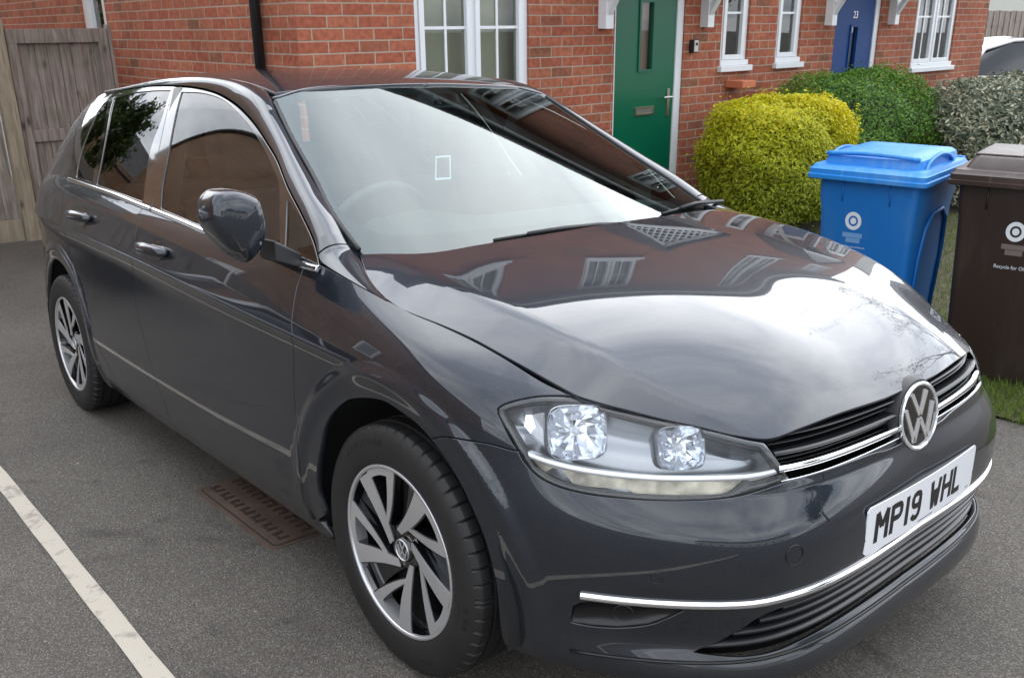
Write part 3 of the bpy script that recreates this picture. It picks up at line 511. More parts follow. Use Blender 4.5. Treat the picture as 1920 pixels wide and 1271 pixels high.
# ------------------------------------------------------------------ the parked car: surfaces -> trimmed panels
CEN=np.array([-1.2,0,.55])
def nrm(sf,a,b):
    F=SURF[sf]; n=normals(F,np.asarray(a,float),np.asarray(b,float)); p=F(a,b); s=np.sign(np.median(((p-CEN)*n).sum(1))); return n*(s if s else 1)
def spline(P,closed=True,step=.013,sf=None,ang=38,smooth=True):
    P=[tuple(map(float,p)) for p in P]; Q=[]
    for p in P:
        if not Q or np.hypot(p[0]-Q[-1][0],p[1]-Q[-1][1])>1e-4: Q.append(p)
    if closed and np.hypot(Q[0][0]-Q[-1][0],Q[0][1]-Q[-1][1])<1e-4: Q.pop()
    P=np.array(Q); n=len(P); X=SURF[sf](P[:,0],P[:,1])
    out=[]
    seg=n if closed else n-1
    def corner(i):
        if not closed and i in (0,n-1): return True
        a=X[i]-X[i-1]; b=X[(i+1)%n]-X[i]; c=np.dot(a,b)/(np.linalg.norm(a)*np.linalg.norm(b)+1e-12); return c<math.cos(R_(ang))
    cn=[corner(i) for i in range(n)]
    for i in range(seg):
        j=(i+1)%n; d=np.linalg.norm(X[j]-X[i]); k=max(1,int(math.ceil(d/step)))
        if smooth:
            m0=(P[j]-P[i-1])/2 if not cn[i] else (P[j]-P[i]); m1=(P[(j+1)%n]-P[i])/2 if not cn[j] else (P[j]-P[i])
            L=np.linalg.norm(P[j]-P[i])
            # limit tangent length when spacing is uneven
            if not cn[i]:
                l0=np.linalg.norm(P[i]-P[i-1]); m0=((P[i]-P[i-1])/max(l0,1e-9)+(P[j]-P[i])/max(L,1e-9))/2*L
            if not cn[j]:
                l1=np.linalg.norm(P[(j+1)%n]-P[j]); m1=((P[(j+1)%n]-P[j])/max(l1,1e-9)+(P[j]-P[i])/max(L,1e-9))/2*L
        for q in range(k):
            t=q/k
            if smooth:
                out.append(P[i]*(2*t**3-3*t*t+1)+m0*(t**3-2*t*t+t)+P[j]*(-2*t**3+3*t*t)+m1*(t**3-t*t))
            else: out.append(P[i]*(1-t)+P[j]*t)
    if not closed: out.append(P[-1])
    return np.array(out)
def inside(poly,pt):
    x,y=pt[:,0],pt[:,1]; r=np.zeros(len(pt),bool); n=len(poly)
    for i in range(n):
        x1,y1=poly[i-1]; x2,y2=poly[i]
        c=((y1>y)!=(y2>y))&(x<(x2-x1)*(y-y1)/(y2-y1+1e-15)+x1); r^=c
    return r
def jac(sf,a,b):
    F=SURF[sf]; a0,a1,b0,b1=DOM[sf]; ea=(a1-a0)*1e-4; eb=(b1-b0)*1e-4
    if sf=='shell': a=np.clip(a,2*ea,1-2*ea); b=np.clip(b,2*eb,1-2*eb)
    return (F(a+ea,b)-F(a-ea,b))/(2*ea),(F(a,b+eb)-F(a,b-eb))/(2*eb)
def inset_loop(sf,L,d,hole=False):
    a,b=L[:,0],L[:,1]; d_=d; X=SURF[sf](a,b); n=nrm(sf,a,b); T=np.roll(X,-1,0)-np.roll(X,1,0); T/=np.linalg.norm(T,axis=1)[:,None]+1e-12
    o=np.cross(T,n); area=0.5*np.sum(L[:,0]*np.roll(L[:,1],-1)-np.roll(L[:,0],-1)*L[:,1])
    # o points outward or inward? test with parameter area sign and surface handedness
    Ja,Jb=jac(sf,a,b); hand=np.sign(np.median((np.cross(Ja,Jb)*n).sum(1)))
    s=1 if area*hand>0 else -1      # ccw seen from outside -> T x n points outward
    o=o*s
    if hole: o=-o
    out=[]
    for i in range(len(L)):
        A=np.stack([Ja[i],Jb[i]],1); dp=np.linalg.lstsq(A,-d*o[i],rcond=.02)[0]
        if np.linalg.norm(A@dp)>1.5*abs(d): dp*=0
        out.append(L[i]+dp)
    return np.array(out),o
def panel(name,sf,outer,m,parent,holes=(),h=.022,gap=.0026,flange=.016,mirror=0,bulge=0,off=0,label=None,ang=38,smoothp=True,closex=False,rim=True):
    outer=spline(outer,True,.012,sf,ang,smoothp); holes=[spline(x,True,.012,sf,ang) for x in holes]
    a0,a1,b0,b1=DOM[sf]
    def fix(L):
        L=L.copy()
        if sf=='shell': L[:,0]=np.clip(L[:,0],0,1); L[:,1]=np.clip(L[:,1],0,1)
        return L
    outer=fix(outer); loops=[]; onat=[]
    for k,L in enumerate([outer]+list(holes)):
        I,o=inset_loop(sf,L,gap,k>0)
        if sf=='shell': # keep seams on the centre line closed
            z=L[:,0]<1e-6; I[z,0]=0
        if sf in('bonnet','roof','ws') : 
            c=1; z=np.abs(L[:,1])<1e-6; I[z,1]=0
        loops.append(fix(I)); onat.append(o)
    Ja,Jb=jac(sf,loops[0][:,0],loops[0][:,1]); sa=np.percentile(np.linalg.norm(Ja,axis=1),60); sb=np.percentile(np.linalg.norm(Jb,axis=1),60)
    S=np.array([sa,sb]); P0=loops[0]; mn=P0.min(0); mxx=P0.max(0)
    ga=np.arange(mn[0]+h/sa*.5,mxx[0],h/sa); gb=np.arange(mn[1]+h/sb*.5,mxx[1],h/sb)
    G=np.stack(np.meshgrid(ga,gb,indexing='ij'),-1).reshape(-1,2)
    G=G[inside(P0,G)]
    for H in loops[1:]: G=G[~inside(H,G)]
    allb=np.vstack(loops)*S
    if len(G):
        keep=np.ones(len(G),bool)
        for i in range(0,len(G),500):
            d=np.min(np.hypot(G[i:i+500,None,0]*sa-allb[None,:,0],G[i:i+500,None,1]*sb-allb[None,:,1]),axis=1); keep[i:i+500]=d>h*.42
        G=G[keep]
    pts=np.vstack(loops+[G]); E=[]; o=0
    for L in loops: E+=[(o+i,o+(i+1)%len(L)) for i in range(len(L))]; o+=len(L)
    vs,es,fs,ov,oe,of=delaunay_2d_cdt([Vector((p[0]*sa,p[1]*sb)) for p in pts],E,[],0,1e-7)
    vv=np.array([(v.x/sa,v.y/sb) for v in vs]); fs=[f for f in fs]
    cen=np.array([vv[list(f)].mean(0) for f in fs]); ok=inside(loops[0],cen)
    for H in loops[1:]: ok&=~inside(H,cen)
    fs=[f for f,k in zip(fs,ok) if k]
    X=SURF[sf](vv[:,0],vv[:,1]); n=nrm(sf,vv[:,0],vv[:,1]); X=X+n*off
    if bulge: pass
    F=[]
    for f in fs:
        a,b,c=[X[i] for i in f]; fn=np.cross(b-a,c-a); F.append(tuple(f) if np.dot(fn,n[f[0]])>0 else tuple(f)[::-1])
    V=list(X); NN=list(n)
    if rim:
        # index of boundary verts in output
        mp={}
        for new,olds in enumerate(ov):
            for q in olds: mp[q]=new
        o=0
        for L,on in zip(loops,onat):
            cnt=len(L); idx=[mp.get(o+i) for i in range(cnt)]; o+=cnt; base=len(V)
            pts_=[]; 
            for lev,(dd,ww) in enumerate(((.0022,.0016),(flange,.0018))):
                for i in range(cnt):
                    k=idx[i] if idx[i] is not None else 0
                    V.append(X[k]-n[k]*dd+on[i]*ww); q=(n[k]*.5+on[i]) if lev==0 else on[i]; NN.append(q/np.linalg.norm(q))
            for i in range(cnt):
                j=(i+1)%cnt
                if idx[i] is None or idx[j] is None or idx[i]==idx[j]: continue
                if (sf=='shell' and L[i,0]<1e-6 and L[j,0]<1e-6) : continue
                if sf in('bonnet','roof','ws') and closex and abs(L[i,1])<1e-6 and abs(L[j,1])<1e-6: continue
                for q in ((idx[i],idx[j],base+j,base+i),(base+i,base+j,base+cnt+j,base+cnt+i)):
                    a,b,c=V[q[0]],V[q[1]],V[q[2]]; fn=np.cross(b-a,c-a)
                    F.append(q if np.dot(fn,on[i]+n[idx[i]]*.3)>0 else q[::-1])
    V=np.array(V); NN=np.array(NN); objs=[]
    def mk(V,F,NN): 
        ob=mesh_obj(name,V,F,m,parent,True,normals=NN); 
        if label: ob['label']=label
        return ob
    flip=np.array([1,-1,1])
    if mirror==0: return [mk(V,F,NN)]
    F2=[tuple(f)[::-1] for f in F]
    if mirror==1: return [mk(V,F,NN),mk(V*flip,F2,NN*flip)]
    if mirror==2:   # weld halves at y=0
        nV=len(V); cidx=[i for i in range(nV) if abs(V[i,1])<2e-5]; rem={i:i for i in cidx}; V2=[];N2=[]; mp={}
        for i in range(nV):
            if i in rem: mp[i]=i; q=NN[i]*np.array([1,0,1]); NN[i]=q/np.linalg.norm(q)
            else: mp[i]=nV+len(V2); V2.append(V[i]*flip); N2.append(NN[i]*flip)
        F3=F+[tuple(mp[i] for i in f) for f in F2]
        return [mk(np.vstack([V,np.array(V2)]),F3,np.vstack([NN,np.array(N2)]))]
car=empty('parked_car',(0,0,0)); car.rotation_mode='QUATERNION'; car.rotation_quaternion=CARROT.to_quaternion()
tag(car,'dark grey five-door hatchback with MP19 WHL number plate parked in the foreground','car')
# --- helper: point of the front shell at given (y,z)
_gs,_gt=np.meshgrid(np.linspace(0,.34,120),np.linspace(0,1,120),indexing='ij'); _gs=_gs.ravel(); _gt=_gt.ravel(); _GX=SHELL(_gs,_gt)
def SHAT(y,z):
    y0=-abs(y); i=np.argmin((_GX[:,1]-y0)**2+(_GX[:,2]-z)**2); a,b=_gs[i],_gt[i]
    for _ in range(12):
        p=SHELL([a],[b])[0]; f=p[1:]-np.array([y0,z])
        if np.hypot(*f)<1e-5: break
        e=1e-4; J=np.stack([(SHELL([a+e],[b])[0][1:]-np.array([y0,z])-f)/e,(SHELL([a],[b+e])[0][1:]-np.array([y0,z])-f)/e],1)
        d=np.linalg.lstsq(J,-f,rcond=None)[0]; a=min(max(a+np.clip(d[0],-.02,.02),0),1); b=min(max(b+np.clip(d[1],-.05,.05),0),1)
    p=SHELL([a],[b])[0]; n=nrm('shell',np.array([a]),np.array([b]))[0]; 
    if abs(y)<1e-6: p[1]=0; n[1]=0; n/=np.linalg.norm(n)
    if y>0: p=p*[1,-1,1]; n=n*[1,-1,1]
    return p,n
def sweep(path,prof,name,m,parent,smooth=True,closed=True,cap=True):
    # path: [(pos,normal)], profile in (out,up); up ~ world z
    V=[];F=[];k=len(prof); L=len(path)
    for i,(p,n) in enumerate(path):
        t=path[min(i+1,L-1)][0]-path[max(i-1,0)][0]; t=t/np.linalg.norm(t); o=n-t*np.dot(n,t); o/=np.linalg.norm(o); u=np.cross(t,o); u=u if u[2]>0 else -u
        for a,b in prof: V.append(p+o*a+u*b)
    for i in range(L-1):
        for j in range(k if closed else k-1):
            q=(i*k+j,i*k+(j+1)%k,(i+1)*k+(j+1)%k,(i+1)*k+j); F.append(q)
    if cap and closed: F+=[tuple(range(k))[::-1],tuple((L-1)*k+j for j in range(k))]
    o=mesh_obj(name,V,F,m,parent,False)
    bm=bmesh.new(); bm.from_mesh(o.data); bmesh.ops.recalc_face_normals(bm,faces=bm.faces); bm.to_mesh(o.data); bm.free()
    if smooth:
        b=o.modifiers.new('b','BEVEL'); b.width=.0012; b.segments=2; b.limit_method='ANGLE'; b.angle_limit=R_(30)
        o.data.polygons.foreach_set('use_smooth',[True]*len(o.data.polygons))
    return o
def frontpath(z,ymax,n=41,zf=None): 
    return [SHAT(y,(z if zf is None else zf(abs(y)))) for y in np.linspace(-ymax,ymax,n)]
# --- painted panels
PT=M['paint']
panel('front_bumper','shell',D['bumper']+D['lowgr'],PT,car,holes=[D['fog']],mirror=2,h=.0125)
panel('front_wing','shell',D['wing'],PT,car,mirror=1,h=.0125)
fd=panel('front_door','shell',D['fdoor'],PT,car,mirror=1)
rd=panel('rear_door','shell',D['rdoor'],PT,car,mirror=1)
panel('rear_quarter_panel','shell',D['quarter'],PT,car,mirror=1,h=.014)
panel('sill','shell',D['sill'],PT,car,mirror=1)
bon=panel('bonnet','bonnet',D['bonnet'],PT,car,mirror=2,closex=True,h=.016)[0]
# roof
rf=[(-1.008,0),(-1.018,-.25),(-1.04,-.45),(-1.065,-.548),(-1.3,-.548),(-1.7,-.548),(-2.2,-.545),(-2.7,-.535),(-3.0,-.50),(-3.03,-.3),(-3.04,0)]
panel('roof','roof',rf,PT,car,mirror=2,closex=True,gap=.003)
# pillar + roof rail strip
def curve(P,n):
    P=np.array(P,float); d=np.concatenate([[0],np.cumsum(np.linalg.norm(np.diff(P,axis=0),axis=1))]); d/=d[-1]; t=np.linspace(0,1,n)
    # catmull on arclength
    out=[]
    for u in t:
        i=min(np.searchsorted(d,u,side='right')-1,len(P)-2); i=max(i,0); h=d[i+1]-d[i]; x=(u-d[i])/h
        m0=(P[i+1]-P[i-1])/(d[i+1]-d[i-1])*h if i>0 else (P[1]-P[0]); m1=(P[i+2]-P[i])/(d[i+2]-d[i])*h if i+2<len(P) else (P[i+1]-P[i])
        out.append(P[i]*(2*x**3-3*x*x+1)+m0*(x**3-2*x*x+x)+P[i+1]*(-2*x**3+3*x*x)+m1*(x**3-x*x))
    return np.array(out)
def roofpt(x,y): return (x,y,float(evh(HR,[x],[abs(y)])[0]))
AL=np.array(D['Aline']); ALX=GSIDE(AL[:,0],AL[:,1]); ALX=ALX[::-1]     # front -> back, from (-.37) ... to rear low corner
PA=[(-.09,-.803,.9035),(-.19,-.8095,.9245),(-.28,-.813,.943),(-.345,-.8135,.957)]+[tuple(p) for p in ALX if p[0]>-2.6 and p[2]>1.38 or (p[0]>-1.6)]
PA=[p for p in PA]
PB=[(-.09,-.799,.902),(-.15,-.787,.915),(-.235,-.762,.938),(-.345,-.7195,.972),(-.395,-.7145,1.000),(-.48,-.7005,1.056),(-.60,-.675,1.118),(-.72,-.649,1.182),(-.83,-.626,1.245),(-.94,-.602,1.308),(-1.04,-.576,1.364)]+[roofpt(x,-.553) for x in (-1.14,-1.3,-1.5,-1.75,-2.0,-2.3,-2.55,-2.68)]
def keyed(P,keys,n): # resample a curve so that chosen x-keys line up with equal u
    C_=curve(P,600); out=[]
    ks=[np.argmin(abs(C_[:,0]-k)) for k in keys]
    idx=np.interp(np.linspace(0,len(keys)-1,n),range(len(keys)),ks)
    return np.stack([np.interp(idx,range(600),C_[:,c]) for c in range(3)],1)
KA=[-.09,-.345,-.45,-.66,-.93,-1.22,-1.75,-2.3,-2.58]; KB=[-.09,-.345,-.42,-.60,-.84,-1.10,-1.70,-2.3,-2.66]
nS=150; CA=keyed(PA,KA,nS); CB=keyed(PB,KB,nS)
def strip(name,i0,i1,m,mirror=True,label=None):
    K=11; V=[];
    for i in range(i0,i1):
        a,b=CA[i],CB[i]; mid=(a+b)/2; L=np.linalg.norm(b-a)
        na=nrm('gside',np.array([max(min(a[0],-.36),-2.9)]),np.array([max(a[2],.94)]))[0]
        u=i/(nS-1)
        if a[0]>-1.05: nb=nrm('ws',np.array([min(max(b[2],.98),1.36)]),np.array([min(b[1],-.55)]))[0]
        else: nb=nrm('roof',np.array([b[0]]),np.array([-.54]))[0]
        if i<24: nb=nrm('bonnet',np.array([max(b[0],-.34)]),np.array([b[1]]))[0]; 
        nn=na+nb; nn/=np.linalg.norm(nn); c=mid+nn*L*.42*(1 if i>34 else .35+.65*i/34.)
        for k in range(K):
            t=k/(K-1); V.append(a*(1-t)**2+2*c*t*(1-t)+b*t*t)
    V=np.array(V); F=[]; n=i1-i0
    for i in range(n-1):
        for k in range(K-1): F.append((i*K+k,i*K+k+1,(i+1)*K+k+1,(i+1)*K+k))
    # inward flanges along both edges
    base=len(V); V=np.vstack([V,np.array([V[i*K]+np.array([0,.014,-.004]) for i in range(n)]),np.array([V[i*K+K-1]+np.array([0,.01,-.014]) for i in range(n)])])
    for i in range(n-1):
        F.append((i*K,(i+1)*K,base+i+1,base+i)); F.append((i*K+K-1,base+n+i,base+n+i+1,(i+1)*K+K-1))
    for s in ((1,-1) if mirror else (1,)):
        o=mesh_obj(name,V*[1,s,1],[f if s==1 else f[::-1] for f in F],m,car,True)
        bm=bmesh.new(); bm.from_mesh(o.data); bmesh.ops.recalc_face_normals(bm,faces=bm.faces); 
        f0=max(bm.faces,key=lambda f:f.calc_center_median().z); 
        if f0.normal.z<0: bmesh.ops.reverse_faces(bm,faces=bm.faces)
        bm.to_mesh(o.data); bm.free(); o.data.set_sharp_from_angle(angle=R_(50))
    return V
seam=27
strip('wing_top',0,seam,PT); strip('roof_pillar',seam,nS,PT)
# --- upper side: window frames, glass
def gs(a): return [(x,z) for x,z in a]
Af=[p for p in D['Aline'] if p[0]>-1.735]            # front-door part, from (-1.73) forward
Ar=[p for p in D['Aline'] if p[0]<=-1.729]
bd=D['bdiv']; ch=D['chrome']
chf=[p for p in ch if p[0]>-1.49]; chr_=[p for p in ch if p[0]<-1.52]
Af2=[(p[0],p[1]-.006) for p in Af]
frontframe=Af2+[(-.352,.947)]+[(p[0],p[1]-.004) for p in chf[::-1] if p[0]<-.36]+[(-1.50,1.004)]+bd[1:-1][::-1]
rearframe=[(p[0],p[1]-.004) for p in Ar if p[1]>1.05]+bd[1:-1]+[(-1.515,1.005)]+[(p[0],p[1]-.004) for p in chr_[::-1]]
BG=M['blackgloss']
panel('window_frame','gside',frontframe,BG,car,holes=[D['fglass'],D['qglass']],mirror=1,h=.03,gap=.002,flange=.012)
panel('window_frame','gside',rearframe,BG,car,holes=[D['rglass'],D['rfix']],mirror=1,h=.03,gap=.002,flange=.012)
gl=panel('door_glass','gside',D['fglass'],M['sideglass'],car,mirror=1,off=-.004,rim=False,gap=-.004)
panel('quarter_light','gside',D['qglass'],M['sideglass'],car,mirror=1,off=-.004,rim=False,gap=-.004)
panel('door_glass','gside',D['rglass'],M['tintglass'],car,mirror=1,off=-.004,rim=False,gap=-.004)
panel('quarter_light','gside',D['rfix'],M['tintglass'],car,mirror=1,off=-.003,rim=False,gap=-.004)
# C pillar
cp=[(p[0]+.004,p[1]) for p in D['Aline'] if p[0]<-2.5 and p[1]<1.40][::-1]
cpil=[(-2.50,1.045),(-2.522,1.039)]+[p for p in D['Aline'] if p[0]<-2.5][1:]+[(-2.62,1.405),(-2.80,1.385),(-2.92,1.36),(-3.0,1.27),(-3.09,1.16),(-3.15,1.06),(-2.9,1.045),(-2.7,1.04)]
panel('rear_pillar','gside',cpil,PT,car,mirror=1,h=.03,gap=.001)
# chrome belt line
def gpath(P,off=.004): 
    P=spline(P,False,.03,'gside'); X=GSIDE(P[:,0],P[:,1]); n=nrm('gside',P[:,0],P[:,1]); return [(X[i]+n[i]*off,n[i]) for i in range(len(P))]
for s in (1,-1):
    for a,b in ((chr_+[(-1.512,1.006)],0),([(-1.497,1.005)]+[p for p in chf if p[0]<-.45]+[(-.445,.9475)],1),([(-.44,.947),(-.39,.9455),(-.355,.945)],2)):
        pth=[(p*[1,s,1],n*[1,s,1]) for p,n in gpath(a)]
        sweep(pth,[(-.006,-.010),(.003,-.010),(.006,-.005),(.007,.002),(.004,.008),(-.006,.008)],'window_chrome_strip',M['chrome'],car)
# windscreen + rear screen
wsp=[(.915,0),(.915,-.25),(.925,-.45),(.945,-.60),(.972,-.712),(1.055,-.697),(1.15,-.657),(1.26,-.617),(1.362,-.573),(1.388,-.45),(1.398,-.25),(1.403,0)]
wso=panel('windscreen','ws',wsp,M['ws'],car,mirror=2,closex=True,h=.03,gap=.001,flange=.004,rim=False)[0]
inn=[(.995,0),(.998,-.25),(1.0,-.45),(1.005,-.60),(1.03,-.645),(1.06,-.667),(1.15,-.632),(1.26,-.593),(1.335,-.553),(1.352,-.52),(1.366,-.40),(1.372,-.25),(1.374,0)]
def band(outer,inner,name,m,off):
    o=spline(outer,False,.02,'ws'); i=spline(inner,False,.02,'ws'); n=120
    def rs(L): d=np.concatenate([[0],np.cumsum(np.linalg.norm(np.diff(L,axis=0),axis=1))]); d/=d[-1]; t=np.linspace(0,1,n); return np.stack([np.interp(t,d,L[:,c]) for c in (0,1)],1)
    o=rs(o); i=rs(i); V=[];F=[];Q=5
    for s in (1,-1):
        b=len(V)
        for k in range(n):
            for q in range(Q):
                p=o[k]*(1-q/(Q-1))+i[k]*q/(Q-1); X=WSCREEN([p[0]],[p[1]])[0]+nrm('ws',np.array([p[0]]),np.array([p[1]]))[0]*off; V.append(X*[1,s,1])
        for k in range(n-1):
            for q in range(Q-1): F.append((b+k*Q+q,b+k*Q+q+1,b+(k+1)*Q+q+1,b+(k+1)*Q+q))
    return mesh_obj(name,V,F,m,car,True)
band(wsp,inn,'windscreen_border',M['blackpl'],-.004)
# tailgate: simple closed back
V=[];F=[]; prof=[(-3.03,1.40),(-3.10,1.33),(-3.20,1.20),(-3.27,1.08),(-3.30,1.0),(-3.33,.9)]
ny=17
for x,z in prof:
    wy=.50 if z>1.35 else .56+.14*(1.35-z)/.35
    for k in range(ny):
        y=-wy+2*wy*k/(ny-1); V.append((x+.10*(abs(y)/wy)**3,y,z-.01*(y/wy)**2))
for i in range(len(prof)-1):
    for k in range(ny-1): F.append((i*ny+k,i*ny+k+1,(i+1)*ny+k+1,(i+1)*ny+k))
mesh_obj('tailgate',V,F,PT,car,True)
# --- dark body structure behind the panels: underbody, bulkheads, wheel housings
mb=MB(); mb.box(-3.2,.62,-.62,.62,.17,.42); mb.box(-.40,.30,-.50,.50,.42,.80); mb.box(.30,.70,-.55,.55,.30,.55); mb.box(-2.0,-.5,-.80,.80,.17,.26); mb.box(-3.3,-2.2,-.60,.60,.42,.88)
mb.build('underbody',M['void'],car)
for cx in (0,-2.62):
    for s in (1,-1):
        V=[];F=[];n=28
        for k in range(n+1):
            t=R_(-13+206*k/n); r=.398
            for y,rr in ((-.855,.392),(-.80,r),(-.60,r),(-.56,.30),(-.56,.0)): V.append((cx+rr*math.cos(t),y*s,.314+rr*math.sin(t)))
        for k in range(n):
            for j in range(4): F.append((k*5+j,k*5+j+1,(k+1)*5+j+1,(k+1)*5+j))
        mesh_obj('wheel_arch_liner',V,F,M['wellp'],car,True)
# sill ledge closing below + inner side liners so gaps look dark
for s in (1,-1):
    for q in ((-2.20,-.42,s*.78-.012,s*.78+.012,.20,.93),(-.42,.24,s*.70-.01,s*.70+.01,.70,.80),(-3.2,-2.9,s*.70-.01,s*.70+.01,.25,.95)):
        mb=MB(); mb.box(*q); mb.build('inner_body',M['void'],car)

# ------------------------------------------------------------------ car details
# grille
zl=lambda y:.708-.012*(y/.5)**2
GYM=.47
bgp=[(SHAT(y,z),0) for y in (0,) for z in (.66,)]
V=[];F=[];ys=np.linspace(-.452,.452,41); zs=[.60,.63,.66,.69,.712]
for y in ys:
    for z in zs:
        p,n=SHAT(y,z); V.append(p+np.array([-.045,0,0]))
for i in range(len(ys)-1):
    for j in range(len(zs)-1): a=i*len(zs)+j; F.append((a,a+len(zs),a+len(zs)+1,a+1))
gr=mesh_obj('grille',V,F,M['void'],car,True)
def yrange(a,b,zf,off=0,n=24):
    out=[]
    for y in np.linspace(a,b,n):
        p,n_=SHAT(y,zf(abs(y))); nh=n_*[1,1,.3]; nh/=np.linalg.norm(nh); out.append((p+nh*off,nh))
    return out
zc=lambda y:.637+.004*(y/.45)   # big chrome bar, continues the light strip
for a,b in ((-.462,-.055),(.055,.462)):
    sweep(yrange(a,b,lambda y:zc(y),-.012),[(-.01,-.008),(.008,-.008),(.011,-.003),(.009,.005),(.0,.008),(-.012,.008)],'grille_chrome_bar',M['chrome'],gr)
    sweep(yrange(a,b,lambda y:.6175,-.006),[(-.006,-.0025),(.003,-.0025),(.004,.0015),(-.006,.0025)],'grille_chrome_line',M['chrome'],gr)
    for z0,off,th in ((.654,-.03,.003),(.669,-.014,.0045),(.684,-.03,.003),(.698,-.018,.003)):
        sweep(yrange(a,b,lambda y,z0=z0:z0,off),[(-.014,-th),(.008,-th),(.011,0),(.006,th),(-.014,th)],'grille_slat',M['grillepl'],gr)
    sweep(yrange(a,b,lambda y:.606,-.012),[(-.014,-.008),(.004,-.008),(.004,.006),(-.014,.006)],'grille_slat',M['grillepl'],gr)
# badge
def frame_at(p,n):
    n=np.array(n)/np.linalg.norm(n); u=np.array([0,0,1.])-n*n[2]; u/=np.linalg.norm(u); r=np.cross(u,n)
    return Matrix(((r[0],u[0],n[0],p[0]),(r[1],u[1],n[1],p[1]),(r[2],u[2],n[2],p[2]),(0,0,0,1)))
BT=frame_at((.812,0,.651),(1,-.07,.12))
RB=.0775
badge=MB()
def ring(mb,r0,r1,h0,h1,T,n=64,mi=0):
    V=[];F=[];prof=[(r0,h0),(r0,h1),((r0+r1)/2,h1+.0018),(r1,h1),(r1,h0)]
    for k in range(n):
        t=2*math.pi*k/n
        for r,h in prof: V.append(T@Vector((r*math.cos(t),r*math.sin(t),h)))
    L=len(prof)
    for k in range(n):
        for i in range(L-1): F.append((k*L+i,((k+1)%n)*L+i,((k+1)%n)*L+i+1,k*L+i+1))
    mb.add(V,F,mi)
def disc(mb,r,h,T,n=64,mi=0,dome=0):
    V=[T@Vector((0,0,h+dome))]+[T@Vector((q*r*math.cos(2*math.pi*k/n),q*r*math.sin(2*math.pi*k/n),h+dome*(1-q*q))) for q in (.5,1) for k in range(n)]
    F=[(0,1+k,1+(k+1)%n) for k in range(n)]+[(1+k,1+n+k,1+n+(k+1)%n,1+(k+1)%n) for k in range(n)]; mb.add(V,F,mi)
hs=MB(); V=[];F=[]
for k in range(48):
    t=2*math.pi*k/48
    for r,h in ((RB+.004,.0),(RB+.009,-.008),(RB+.012,-.06)): V.append(BT@Vector((r*math.cos(t),r*math.sin(t),h)))
for k in range(48):
    for i in (0,1): F.append((k*3+i,((k+1)%48)*3+i,((k+1)%48)*3+i+1,k*3+i+1)[::-1])
hs.add(V,F); disc(hs,RB+.004,-.001,BT); bh=hs.build('badge_housing',M['blackpl'],gr,True)
bd_=MB(); disc(bd_,RB-.004,.002,BT,dome=.002); bdg=bd_.build('badge',M['blackgloss'],car,True)
e=MB(); ring(e,RB-.0085,RB,.0,.0055,BT)
def bar(mb,a,b,w,T,h0=.002,h1=.006,wa=None):
    a=Vector(a);b=Vector(b); d=(b-a).normalized(); n=Vector((-d.y,d.x)); w2=wa if wa else w
    mb.prism([(a+n*-w/2)[:],(b+n*-w2/2)[:],(b+n*w2/2)[:],(a+n*w/2)[:]],h0,h1,T)
def emblem(mb,R,T,w,h0=.002,h1=.006):
    s=R/60.
    bar(mb,(-26*s,47*s),(-1.5*s,3*s),w,T,h0,h1); bar(mb,(26*s,47*s),(1.5*s,3*s),w,T,h0,h1)       # V
    bar(mb,(-49*s,20*s),(-22*s,-48*s),w,T,h0,h1); bar(mb,(-23*s,-48*s),(-1*s,-5*s),w,T,h0,h1)     # W
    bar(mb,(49*s,20*s),(22*s,-48*s),w,T,h0,h1); bar(mb,(23*s,-48*s),(1*s,-5*s),w,T,h0,h1)
emblem(e,RB-.009,BT,.0115); e.build('badge_emblem',simple('emblem_chrome',(.86,.87,.88),.13,.75,coat=1),bdg)
# number plate
PTm=frame_at((.8500,0,.4646),(1,0,-.032))
pl=MB()
def rrect_sub(w,h,r):
    o=rrect(w,h,r); q=[]
    for i in range(len(o)):
        a=o[i]; b=o[(i+1)%len(o)]; k=max(1,int(abs(a[0]-b[0])/.012)); q+=[(a[0]+(b[0]-a[0])*j/k,a[1]+(b[1]-a[1])*j/k) for j in range(k)]
    return q
def rrect(w,h,r,n=5):
    o=[]
    for cx,cy,a in ((w/2-r,h/2-r,0),(-w/2+r,h/2-r,90),(-w/2+r,-h/2+r,180),(w/2-r,-h/2+r,270)):
        for k in range(n+1): t=R_(a+90*k/n); o.append((cx+r*math.cos(t),cy+r*math.sin(t)))
    return o
pl.prism(rrect_sub(.512,.104,.008),-.006,.0005,PTm); pls=pl.build('number_plate_holder',M['blackpl'],car)
pl=MB(); NX=53; V=[];F=[]
for i in range(NX):
    x=-.26+.52*i/(NX-1); e=max(0,abs(x)-.252); hh_=.0555-(.008-math.sqrt(max(0,.008**2-e**2)))
    V+=[PTm@Vector((x,-hh_,.0032)),PTm@Vector((x,hh_,.0032)),PTm@Vector((x,hh_,.0006)),PTm@Vector((x,-hh_,.0006))]
for i in range(NX-1):
    b=i*4
    for q in range(4): F.append((b+q,b+(q+1)%4,b+4+(q+1)%4,b+4+q)[::-1])
F+=[(0,1,2,3),((NX-1)*4+3,(NX-1)*4+2,(NX-1)*4+1,(NX-1)*4)]
pl.add(V,F); plate=pl.build('number_plate',M['platew'],car)
